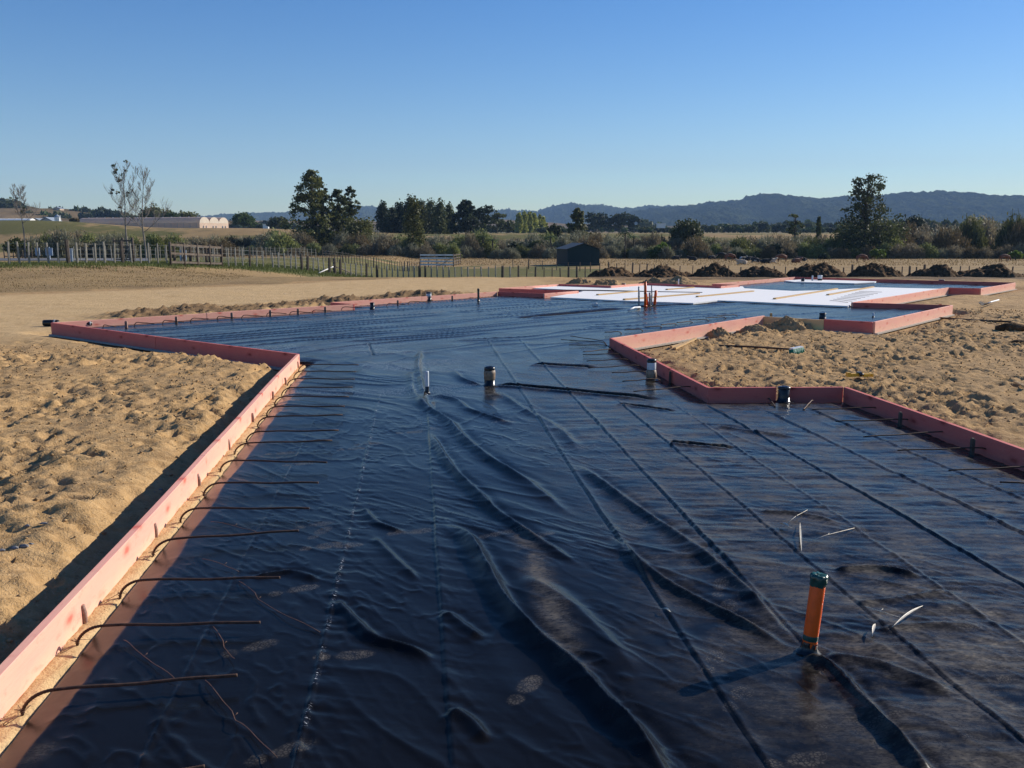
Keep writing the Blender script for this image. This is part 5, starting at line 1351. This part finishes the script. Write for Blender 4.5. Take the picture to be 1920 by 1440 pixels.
for (x, y, w, d) in [(500, 412, 24, 900), (532, 412, 20, 900), (552, 414, 16, 900), (870, 412, 24, 900), (1210, 410, 30, 900), (1240, 414, 24, 900), (1520, 410, 26, 900)]:
    fartree(x, y + 4, w, d)

# ------------------------------------------------------------------ fences
def fence(base, spacing, hgt, label, darkset=(), r=.045, mat='post_pale', wires=4, thin=None, limit=98, jitter=.03, seed=1):
    rd_ = random.Random(seed); L = [0]
    for i in range(len(base) - 1): L.append(L[-1] + (base[i + 1][0] - base[i][0]))
    xs = [p[0] for p in base]; ys_ = [p[1] for p in base]; x = xs[0]; ps = []
    while x <= xs[-1] and len(ps) < limit:
        y = np.interp(x, xs, ys_); p = PD(x, 500, y); p.z = float(macro(p.x, p.y)); ps.append((x, p)); x += np.interp(x, [s[0] for s in spacing], [s[1] for s in spacing]) * rd_.uniform(.93, 1.07)
    root = thing('farm_fence', label, 'fence', ps[0][1]); o0 = ps[0][1]; tops_ = []
    for k, (x, p) in enumerate(ps):
        dark = any(abs(x - q) < 6 for q in darkset) or rd_.random() < .06; h = hgt * rd_.uniform(.93, 1.06) * (1.1 if dark else 1); rr = r * (1.7 if dark else 1) * rd_.uniform(.85, 1.15)
        m = MB(); tx, ty = rd_.gauss(0, jitter), rd_.gauss(0, jitter); q = p - o0
        m.tube([(0, 0, -.15), (tx * .5, ty * .5, h * .5), (tx, ty, h)], [rr, rr, rr * .92], 6, smooth=False)
        o = m.build('post', M['post_dark' if dark else mat], root); o.location = q; tops_.append((q + Vector((tx, ty, 0)), h))
    for w in range(wires):
        m = MB(); f = .25 + .68 * w / max(1, wires - 1)
        m.tube([q + Vector((0, 0, hgt * f)) for q, h in tops_], .006, 4, smooth=False); m.build('wire', M['wire'], root)
fence([(-20, 52), (125, 54), (330, 60), (415, 64), (500, 72)], [(0, 19), (250, 16.5), (415, 14), (500, 12.5)], 1.28, 'near post and wire fence at the left in front of the yards', (126, 234, 329, 416), .06)
fence([(512, 73), (627, 84), (700, 90), (860, 93), (960, 92)], [(510, 11), (700, 9.5), (960, 14)], 1.22, 'near fence in the middle, running right from the braced strainer behind the driveway', (565, 627, 705, 792), .075)
fence([(972, 92), (1110, 93)], [(970, 16), (1110, 15)], 1.15, 'short sparse stretch of fence in front of the shed', (1067, 1080), .055, 'post_dark')
fence([(140, 84), (340, 86), (500, 95), (600, 105)], [(140, 13), (300, 9), (600, 7.5)], 1.25, 'second post and wire fence right behind the near left one', (), .045, seed=4)
fence([(606, 106), (790, 128)], [(600, 5.5), (790, 4.5)], 1.25, 'crowded fence posts left of the white yard rails', (), .05, 'post_dark', seed=6)
fence([(962, 138), (1245, 112)], [(960, 30), (1140, 16), (1245, 12)], 1.2, 'dark paddock fence behind the first mounds, passing the shed', (1189, 1208), .06, 'post_dark', seed=7)
fence([(1250, 110), (1480, 86), (1930, 82)], [(1250, 25), (1700, 14), (1930, 24)], 1.2, 'dark paddock fence behind the right mounds in front of the cows', (1480, 1604), .06, 'post_dark', seed=9)
# braced strainer assembly
p = G(627, 512); root = thing('braced_strainer', 'dark strainer post with two diagonal stays behind the driveway', 'fence post', p)
m = MB(); m.tube([(0, 0, -.2), (0, 0, .7), (.02, 0, 1.35)], [.13, .12, .115], 8); m.build('post', M['post_dark'], root)
a = G(598, 513) - p; m = MB(); m.tube([a + Vector((0, 0, .05)), a * .4 + Vector((0, 0, .4)), Vector((0, 0, .62))], .055, 7); m.build('stay', M['rail_white'], root)
a = G(660, 513) - p; m = MB(); m.tube([a + Vector((0, 0, .05)), a * .4 + Vector((0, 0, .4)), Vector((0, 0, .6))], .06, 7); m.build('stay', M['post_dark'], root)
# yards / gates
def rails(pa, pb, n, hgt, w, label, mat, posts=4, brace=True, name='yard_rails'):
    root = thing(name, label, 'rails', pa); d = pb - pa
    for k in range(n):
        z = hgt * (.18 + .78 * k / (n - 1)); m = MB(); m.bar(Vector((0, 0, z)), d + Vector((0, 0, z)), .04, w); m.build('rail', M[mat], root)
    for k in range(posts + 1):
        m = MB(); q = d * (k / posts); m.tube([q + Vector((0, .06, -.2)), q + Vector((0, .06, hgt * .5)), q + Vector((0, .06, hgt * 1.08))], .075, 7); m.build('post', M['post_dark'], root)
    if brace:
        m = MB(); m.bar(d * .55 + Vector((0, -.05, .05)), d * .98 + Vector((0, -.05, hgt * .8)), .05, .08); m.build('brace', M['post_pale'], root)
rails(G(788, 500), G(850, 500), 4, 1.85, .24, 'white painted cattle yard rails in the middle distance left of the shed', 'rail_white')
rails(G(851, 499), G(863, 496), 4, 1.75, .12, 'dark yard rails turning away at the right end of the white ones', 'post_dark', 3, False)
rails(G(320, 499), G(416, 501), 3, 1.35, .13, 'long dark timber rails behind the left fence', 'post_dark', 4, False)
rails(G(215, 494), G(250, 495), 4, 1.5, .10, 'short dark gate with a brace behind the left fence near the bare trees', 'post_dark', 2, True)
rails(G(8, 484), G(60, 484), 2, 1.4, .12, 'dark rails behind the fence at the far left', 'post_dark', 3, False)
for k, (x0, x1, yb, yt, lab) in enumerate([(67, 75, 479, 465, 'small pale blue panel behind the left fence'), (86, 99, 479, 465, 'wider pale blue panel behind the left fence'), (131, 137, 491, 466, 'narrow pale upright panel behind the left fence'), (338, 350, 490, 469, 'pale sack stack behind the long dark rails')]):
    p = PD((x0 + x1) / 2, yb, 95 if k < 2 else 74); w = (x1 - x0) / F * p.y; h = (yb - yt) / F * p.y
    m = MB(); m.box((0, 0, h / 2), (w, .06, h)); m.box((0, .08, h * .3), (w * .1, .08, h * 1.6 if k < 2 else h * .6)); m.box((0, -.035, h * .96), (w * 1.02, .02, .05)); o = m.build('panel', M['pale_panel']); o.location = p; tag(o, lab, 'panel')
# road behind the left fence
pts_ = [(G(x, 489 + (x > 200) * 1), G(x, 484.5)) for x in range(-400, 300, 20)]
vs = []; 
for a, b in pts_: vs += [(a.x, a.y, a.z + .03), (b.x, b.y, b.z + .03)]
m = MB(); m.add(vs, [(2 * i, 2 * i + 2, 2 * i + 3, 2 * i + 1) for i in range(len(pts_) - 1)]); tag(m.build('road', M['road']), kind='structure')

# ------------------------------------------------------------------ buildings
# shed
c = PD(1094, 498, 150); zg = c.z; root = thing('farm_shed', 'dark green gabled farm shed standing alone on the paddock', 'shed', c, .20)
w = 5.25; dp = 7.0; eh = 2.55; ah = 3.42
m = MB(); hw = w / 2
vs = [(-hw, 0, -.5), (hw, 0, -.5), (hw, 0, eh), (0, 0, ah), (-hw, 0, eh)]; vb = [(x, dp, z) for x, y, z in vs]
m.add(vs + vb, [(0, 1, 2, 3, 4), (9, 8, 7, 6, 5), (1, 6, 7, 2), (5, 0, 4, 9)]); m.build('wall', M['shed_wall'], root)
m = MB()
for s in (-1, 1):
    a = Vector((0, -.2, ah + .06)); b = Vector((s * (hw + .25), -.2, eh - .04 + .02)); L = (b - a).length; an = math.atan2(b.z - a.z, b.x - a.x)
    vs = [a, b, b + Vector((0, dp + .4, 0)), a + Vector((0, dp + .4, 0))]; vs += [v + Vector((0, 0, .07)) for v in vs]
    m.add(vs, [(0, 1, 2, 3), (7, 6, 5, 4), (0, 4, 5, 1), (1, 5, 6, 2), (2, 6, 7, 3), (3, 7, 4, 0)])
m.build('roof', M['shed_roof'], root)
m = MB(); m.box((-.35, -.03, 1.1), (2.5, .04, 2.2)); m.build('roller_door', M['shed_wall'], root)
m = MB(); m.box((1.75, -.03, 1.0), (.85, .04, 2.0)); m.build('side_door', M['shed_wall'], root)
# greenhouse
A = PD(375, 431, 340); e1 = Vector((-.93, .37, 0)); e2 = Vector((.37, .93, 0)); Lg = 57; Wg = 15.8; eh = 2.45; ah = 4.6
root = thing('greenhouse', 'long pale greenhouse with three arched gables on the terrace at the left', 'greenhouse', A)
sp3 = Wg / 3
def arch(k, off=0):
    return [(sp3 * (k + .5 - .5 * math.cos(a)), eh + (ah - eh) * math.sin(a)) for a in [PI * i / 14 for i in range(15)]]
m = MB()
for k in range(3):
    ar = arch(k); f = [e2 * s + Vector((0, 0, z)) for s, z in ar]; b = [v + e1 * Lg for v in f]
    m.add(f + b, [(i, i + 1, 15 + i + 1, 15 + i) for i in range(14)], True)
m.build('roof', M['greenhouse_skin'], root)
m = MB(); m.bar(e1 * .1 + Vector((0, 0, (eh - .6) / 2)), e1 * Lg + Vector((0, 0, (eh - .6) / 2)), .08, eh + .6); m.bar(e2 * Wg + Vector((0, 0, (eh - .6) / 2)), e2 * Wg + e1 * Lg + Vector((0, 0, (eh - .6) / 2)), .08, eh + .6); m.build('side_wall', M['greenhouse_skin'], root)
for k in range(3):
    m = MB(); ar = arch(k); f = [e2 * s + Vector((0, 0, z)) for s, z in ar]; fl = [e2 * (sp3 * k), e2 * (sp3 * (k + 1))]
    m.add([v - e1 * .02 for v in f], [tuple(range(15))])
    m.build('gable_end', M['greenhouse_end'], root)
    m = MB(); m.add([e2 * (sp3 * k) + Vector((0, 0, -.6)), e2 * (sp3 * (k + 1)) + Vector((0, 0, -.6)), e2 * (sp3 * (k + 1)) + Vector((0, 0, eh)), e2 * (sp3 * k) + Vector((0, 0, eh))], [(0, 1, 2, 3)]); m.build('end_wall', M['greenhouse_skin'], root)
    for j in range(2):
        m = MB(); q = e2 * (sp3 * (k + .35 + .3 * j)) - e1 * .08; m.bar(q + Vector((0, 0, .05)), q + Vector((0, 0, 1.5)), .5, .06); m.build('end_door', M['white_paint'], root)
for k in range(14):
    m = MB(); q = e1 * (Lg * (k + .7) / 14.5) + e2 * (sp3 * .45) + Vector((0, 0, ah + .02)); m.box(q, (.45, .45, .3), .4); m.build('roof_vent', M['white_paint'], root)
for k in range(20):
    m = MB(); q = e1 * (Lg * (k + .5) / 20) - Vector((0, .06, 0)); m.bar(q + Vector((0, 0, 0)), q + Vector((0, 0, eh)), .08, .06); m.build('wall_post', M['grey_pvc'], root)
# tunnel house at the far left
B0 = PD(53, 424, 400); root = thing('tunnel_house', 'white tunnel shaped plastic house cut by the left edge', 'greenhouse', B0)
m = MB(); e1t = Vector((-1, .1, 0)).normalized(); e2t = Vector((.1, 1, 0)).normalized(); Rr = 3.4
f = [e2t * (Rr - Rr * math.cos(PI * i / 12)) + Vector((0, 0, Rr * math.sin(PI * i / 12) - .2)) for i in range(13)]
m.add(f + [v + e1t * 34 for v in f], [(i, i + 1, 14 + i, 13 + i) for i in range(12)], True); m.build('cover', M['white_paint'], root)
m = MB(); m.add([v - e1t * .02 for v in f], [tuple(range(13))]); m.build('end_wall', M['white_paint'], root)
for k in range(10):
    m = MB(); m.tube([v * 1.0 + e1t * (k * 3.5 + .2) + Vector((0, 0, .04)) for v in f], .05, 4, cap=False); m.build('hoop', M['grey_pvc'], root)
# farmhouse with grey roofs
def house(px0, px1, yb, ye, ya, d, label, wall, roof, gab=True):
    c = PD((px0 + px1) / 2, yb, d); w = (px1 - px0) / F * d; eh = (yb - ye) / F * d; ah = (yb - ya) / F * d; dp = 8
    root = thing('farmhouse', label, 'house', c); hw = w / 2; m = MB()
    vs = [(-hw, 0, -.6), (hw, 0, -.6), (hw, 0, eh), (0, 0, ah), (-hw, 0, eh)]
    m.add(vs + [(x, dp, z) for x, y, z in vs], [(0, 1, 2, 3, 4), (9, 8, 7, 6, 5), (1, 6, 7, 2), (5, 0, 4, 9)]); m.build('wall', M[wall], root)
    m = MB()
    for s in (-1, 1):
        a = Vector((0, -.4, ah + .1)); b = Vector((s * (hw + .6), -.4, eh - .15)); v_ = [a, b, b + Vector((0, dp + .8, 0)), a + Vector((0, dp + .8, 0))]; v_ += [q + Vector((0, 0, .25)) for q in v_]
        m.add(v_, [(0, 1, 2, 3), (7, 6, 5, 4), (0, 4, 5, 1), (1, 5, 6, 2), (2, 6, 7, 3), (3, 7, 4, 0)])
    m.build('roof', M[roof], root)
    m = MB(); m.box((-hw * .4, -.03, eh * .45), (w * .16, .05, eh * .35)); m.build('window', M['post_dark'], root)
    m = MB(); m.box((hw * .35, -.03, eh * .40), (w * .10, .05, eh * .65)); m.build('door', M['white_paint'], root)
house(56, 80, 424, 417, 411, 420, 'pale gabled house left of the grey roofed one on the terrace', 'house_wall', 'grey_roof')
house(70, 104, 424, 418, 409, 405, 'low grey roofed house left of the white silo', 'grey_roof', 'grey_roof')
house(100, 112, 393, 391, 389, 860, 'tiny house on top of the brown hill', 'house_wall', 'grey_roof')
c = PD(108.5, 424, 400); root = thing('silo', 'white round silo beside the grey roofed house', 'silo', c)
m = MB(); m.lathe([(1.15, -.5), (1.15, 3.7)], 20); m.build('silo_body', M['white_paint'], root)
m = MB(); m.lathe([(1.2, 3.7), (.5, 4.6), (.3, 4.65), (.3, 4.85), (0.01, 4.9)], 20); m.build('silo_roof', M['grey_roof'], root)
m = MB(); m.tube([(1.2, -.2, 0), (1.8, -.3, .6), (1.3, -.3, 4.6)], .12, 8); m.build('auger_pipe', M['white_paint'], root)
for k in range(8):
    p = PD(432 + k * 3.3, 431.5, 345); m = MB(); m.box((0, 0, .3), (.45, .45, .6)); m.box((0, 0, .62), (.52, .52, .06)); o = m.build('white_box', M['white_paint']); o.location = p
    tag(o, 'white box in the short row right of the greenhouse end', 'box', 'row of white boxes by the greenhouse')
for k, (x, y, w, d) in enumerate([(500, 427, 10, 560), (1239, 426, 14, 540)]):
    p = PD(x, y + 1, d); q = w / F * d; m = MB(); m.box((0, 0, 1.0), (q, 5, 2.4)); m.box((0, 0, 2.35), (q * 1.1, 5.6, .25)); o = m.build('farmhouse', M['white_paint']); o.location = p
    tag(o, ['small pale house half hidden left of the tallest conifer', 'small pale roofed house beyond the scrub above the second mound'][k], 'house')
# dark water trough shade etc: post line of a gate by the shed
# ------------------------------------------------------------------ cows
def skin_mesh(name, vs, es, rads):
    me = bpy.data.meshes.new(name + '_sk'); me.from_pydata(vs, es, []); ob = bpy.data.objects.new(name + '_sk', me); bpy.context.scene.collection.objects.link(ob)
    md = ob.modifiers.new('s', 'SKIN'); 
    for i, r in enumerate(rads): me.skin_vertices[0].data[i].radius = (r, r) if not hasattr(r, '__len__') else r
    me.skin_vertices[0].data[0].use_root = True
    s2 = ob.modifiers.new('u', 'SUBSURF'); s2.levels = 2; s2.render_levels = 2
    dg = bpy.context.evaluated_depsgraph_get(); ev = ob.evaluated_get(dg); out = bpy.data.meshes.new_from_object(ev); out.name = name
    bpy.data.objects.remove(ob); out.polygons.foreach_set('use_smooth', [True] * len(out.polygons)); return out
# lying cow: back along x, head at +x
lv = [(-.75, 0, .45), (-.35, 0, .48), (.1, 0, .48), (.5, 0, .50), (.8, 0, .68), (1.02, 0, .86), (1.28, 0, .78), (.55, .28, .15), (.85, .30, .08), (.60, .26, .06), (.55, -.28, .15), (.85, -.30, .08),
      (-.6, .32, .2), (-.2, .48, .1), (-.6, -.32, .2), (-.2, -.45, .1), (-.92, .05, .5), (-1.0, .08, .15), (1.0, .2, .92), (1.0, -.2, .92)]
le = [(0, 1), (1, 2), (2, 3), (3, 4), (4, 5), (5, 6), (3, 7), (7, 8), (8, 9), (3, 10), (10, 11), (0, 12), (12, 13), (0, 14), (14, 15), (0, 16), (16, 17), (5, 18), (5, 19)]
lr = [.30, .38, .40, .33, .19, .15, .09, .11, .06, .05, .11, .06, .17, .09, .17, .09, .04, .03, .04, .04]
cow_lie = skin_mesh('cow', lv, le, lr)
sv = [(-.75, 0, 1.15), (-.3, 0, 1.1), (.2, 0, 1.08), (.6, 0, 1.15), (.9, 0, 1.0), (1.2, 0, .6), (1.38, 0, .28), (.55, .2, .75), (.55, .2, .38), (.56, .2, .02), (.55, -.2, .75), (.58, -.2, .38), (.55, -.2, .02),
      (-.72, .22, .8), (-.82, .22, .45), (-.72, .22, .02), (-.70, -.22, .8), (-.85, -.22, .45), (-.78, -.22, .02), (-1.0, 0, 1.1), (-1.05, 0, .6), (1.2, .16, .7), (1.2, -.16, .7)]
se = [(0, 1), (1, 2), (2, 3), (3, 4), (4, 5), (5, 6), (3, 7), (7, 8), (8, 9), (3, 10), (10, 11), (11, 12), (0, 13), (13, 14), (14, 15), (0, 16), (16, 17), (17, 18), (0, 19), (19, 20), (5, 21), (5, 22)]
sr = [.28, .36, .38, .30, .20, .13, .09, .12, .065, .05, .12, .065, .05, .15, .075, .05, .15, .075, .05, .04, .03, .04, .04]
cow_std = skin_mesh('cow', sv, se, sr)
cows = [(1267, 487, 'l', 'cow_black', .3, 'black and white cow lying leftmost of the resting herd'), (1299, 489, 'l', 'cow_black', 2.9, 'black cow lying second from the left'), (1335, 486.5, 'l', 'cow_black', .4, 'black cow lying at the back left of the herd'),
        (1353, 486, 's', 'cow_black', 3.0, 'dark cow standing behind the red one'), (1368, 489, 's', 'cow_red', .2, 'reddish cow standing in the middle of the herd'), (1392, 489, 'l', 'cow_pied', .5, 'mostly white cow lying right of the red one'),
        (1391, 496, 'l', 'cow_fawn', 3.1, 'fawn cow lying nearest the fence'), (1405, 489, 'l', 'cow_black', .2, 'black cow lying right of the mostly white one'), (1417, 492, 'l', 'cow_pied', 2.8, 'black and white cow lying above the gap of the third and fourth mounds'),
        (1435, 494, 'l', 'cow_black', .1, 'dark brown cow lying behind the fourth mound'), (1446, 493, 'l', 'cow_fawn', .2, 'pale cow lying at the left of the fourth mound gap'), (1465, 491, 's', 'cow_red', 3.1, 'reddish cow behind the fourth mound top right'),
        (1493, 493, 'l', 'cow_red', .3, 'red cow lying left above the fifth mound'), (1503, 490, 'l', 'cow_black', 2.9, 'black cow lying just right of the red lying cow'), (1615, 491, 's', 'cow_red', .1, 'red and white cow standing apart above the sixth mound'), (1883, 491, 's', 'cow_red', .2, 'brown cow standing at the far right paddock edge')]
for (x, y, st, mt, rz, lab) in cows:
    p = G(x, y); me = (cow_lie if st == 'l' else cow_std).copy(); o = link_mesh('cow', me, M[mt], None, p); o.rotation_euler = (0, 0, rz); tag(o, lab, 'cow', 'cows resting on the paddock')

# ------------------------------------------------------------------ grass along the fences and paddock (uncountable)
def grass(name, n, region, hmin, hmax, mat, label, seed):
    rs = np.random.RandomState(seed); X, Y = region(rs, n); Z = macro(X, Y); h = rs.uniform(hmin, hmax, n); a = rs.rand(n) * 2 * PI; w = .012 + .0003 * Y
    dx, dy = np.cos(a) * w, np.sin(a) * w; lx, ly = rs.normal(size=n) * h * .3, rs.normal(size=n) * h * .3
    v = np.stack([np.stack([X - dx, Y - dy, Z - .03], -1), np.stack([X + dx, Y + dy, Z - .03], -1), np.stack([X + lx, Y + ly, Z + h], -1)], 1).reshape(-1, 3)
    tag(link_mesh(name, np_mesh(name, v, np.arange(n * 3).reshape(n, 3), False), M[mat]), label, 'grass', kind='stuff')
def reg_fence(rs, n):
    px = rs.uniform(-40, 700, n); base = np.interp(px, [-40, 125, 330, 500, 700], [54, 55, 61, 72, 90]); Y = base + rs.normal(size=n) * 3; return (px - 960) / F * Y, Y
grass('grass', 30000, reg_fence, .04, .20, 'grass_green', 'green grass growing along the foot of the left fences', 1)
def reg_dry(rs, n):
    Y = rs.uniform(31, 56, n); X = rs.uniform(-48, -12, n); k = Y > np.interp(X, [-60, -27, -17, -9], [27.5, 28.5, 31.5, 38]); return X[k][:0] if False else np.where(k, X, -30), np.where(k, Y, 45 + rs.rand(n) * 8)
grass('dry_grass', 40000, reg_dry, .015, .05, 'dry_grass', 'short dry brown grass left of the driveway', 2)
def reg_pad(rs, n):
    Y = rs.uniform(150, 215, n); return rs.uniform(-70, 130, n), Y
grass('dry_grass', 22000, reg_pad, .10, .35, 'dry_grass', 'dry tawny grass of the paddock around the cows', 3)

# ------------------------------------------------------------------ haze
HZ = True
if HZ:
    m = MB(); m.box((0, 2700, 250), (13000, 9000, 570)); o = m.build('haze', None)
    mt = bpy.data.materials.new('haze'); mt.use_nodes = True; nt = mt.node_tree; nt.nodes.clear(); out = nt.nodes.new('ShaderNodeOutputMaterial'); pv = nt.nodes.new('ShaderNodeVolumePrincipled')
    pv.inputs['Density'].default_value = 1.0e-4; pv.inputs['Color'].default_value = (.42, .66, 1, 1); pv.inputs['Anisotropy'].default_value = 0.0
    nt.links.new(pv.outputs[0], out.inputs['Volume']); o.data.materials.append(mt); tag(o, 'pale blue haze in the air', 'haze', kind='stuff')

# ------------------------------------------------------------------ light, sky, camera
az = math.atan2(.857, .515); el = math.radians(25.5)
W = bpy.data.worlds.new("World"); bpy.context.scene.world = W; W.use_nodes = True; nt = W.node_tree
sky = nt.nodes.new('ShaderNodeTexSky'); sky.sky_type = 'NISHITA'; sky.sun_disc = False; sky.sun_elevation = el; sky.sun_rotation = az
sky.air_density = 1.0; sky.dust_density = .1; sky.ozone_density = 3.0; sky.altitude = 20
hs = nt.nodes.new('ShaderNodeHueSaturation'); hs.inputs['Saturation'].default_value = 1.37; hs.inputs['Hue'].default_value = .514; nt.links.new(sky.outputs[0], hs.inputs['Color']); nt.links.new(hs.outputs[0], nt.nodes['Background'].inputs[0]); nt.nodes['Background'].inputs[1].default_value = .088
sd = bpy.data.lights.new('sun', 'SUN'); sd.energy = 5.0; sd.angle = math.radians(.55); sd.color = (1, .93, .82)
so = bpy.data.objects.new('sun', sd); C.objects.link(so)
dirv = Vector((math.sin(az) * math.cos(el), math.cos(az) * math.cos(el), math.sin(el)))
so.rotation_euler = dirv.to_track_quat('Z', 'Y').to_euler()
cd = bpy.data.cameras.new('camera'); co = bpy.data.objects.new('camera', cd); C.objects.link(co)
cd.sensor_width = 36; cd.lens = 36 * F / 1920; cd.clip_start = .05; cd.clip_end = 20000
co.location = (0, 0, H); co.rotation_euler = (PI / 2 - PITCH, 0, 0)
sc = bpy.context.scene; sc.camera = co
sc.view_settings.view_transform = 'Standard'; sc.view_settings.look = 'None'; sc.view_settings.exposure = .46; sc.view_settings.gamma = 1
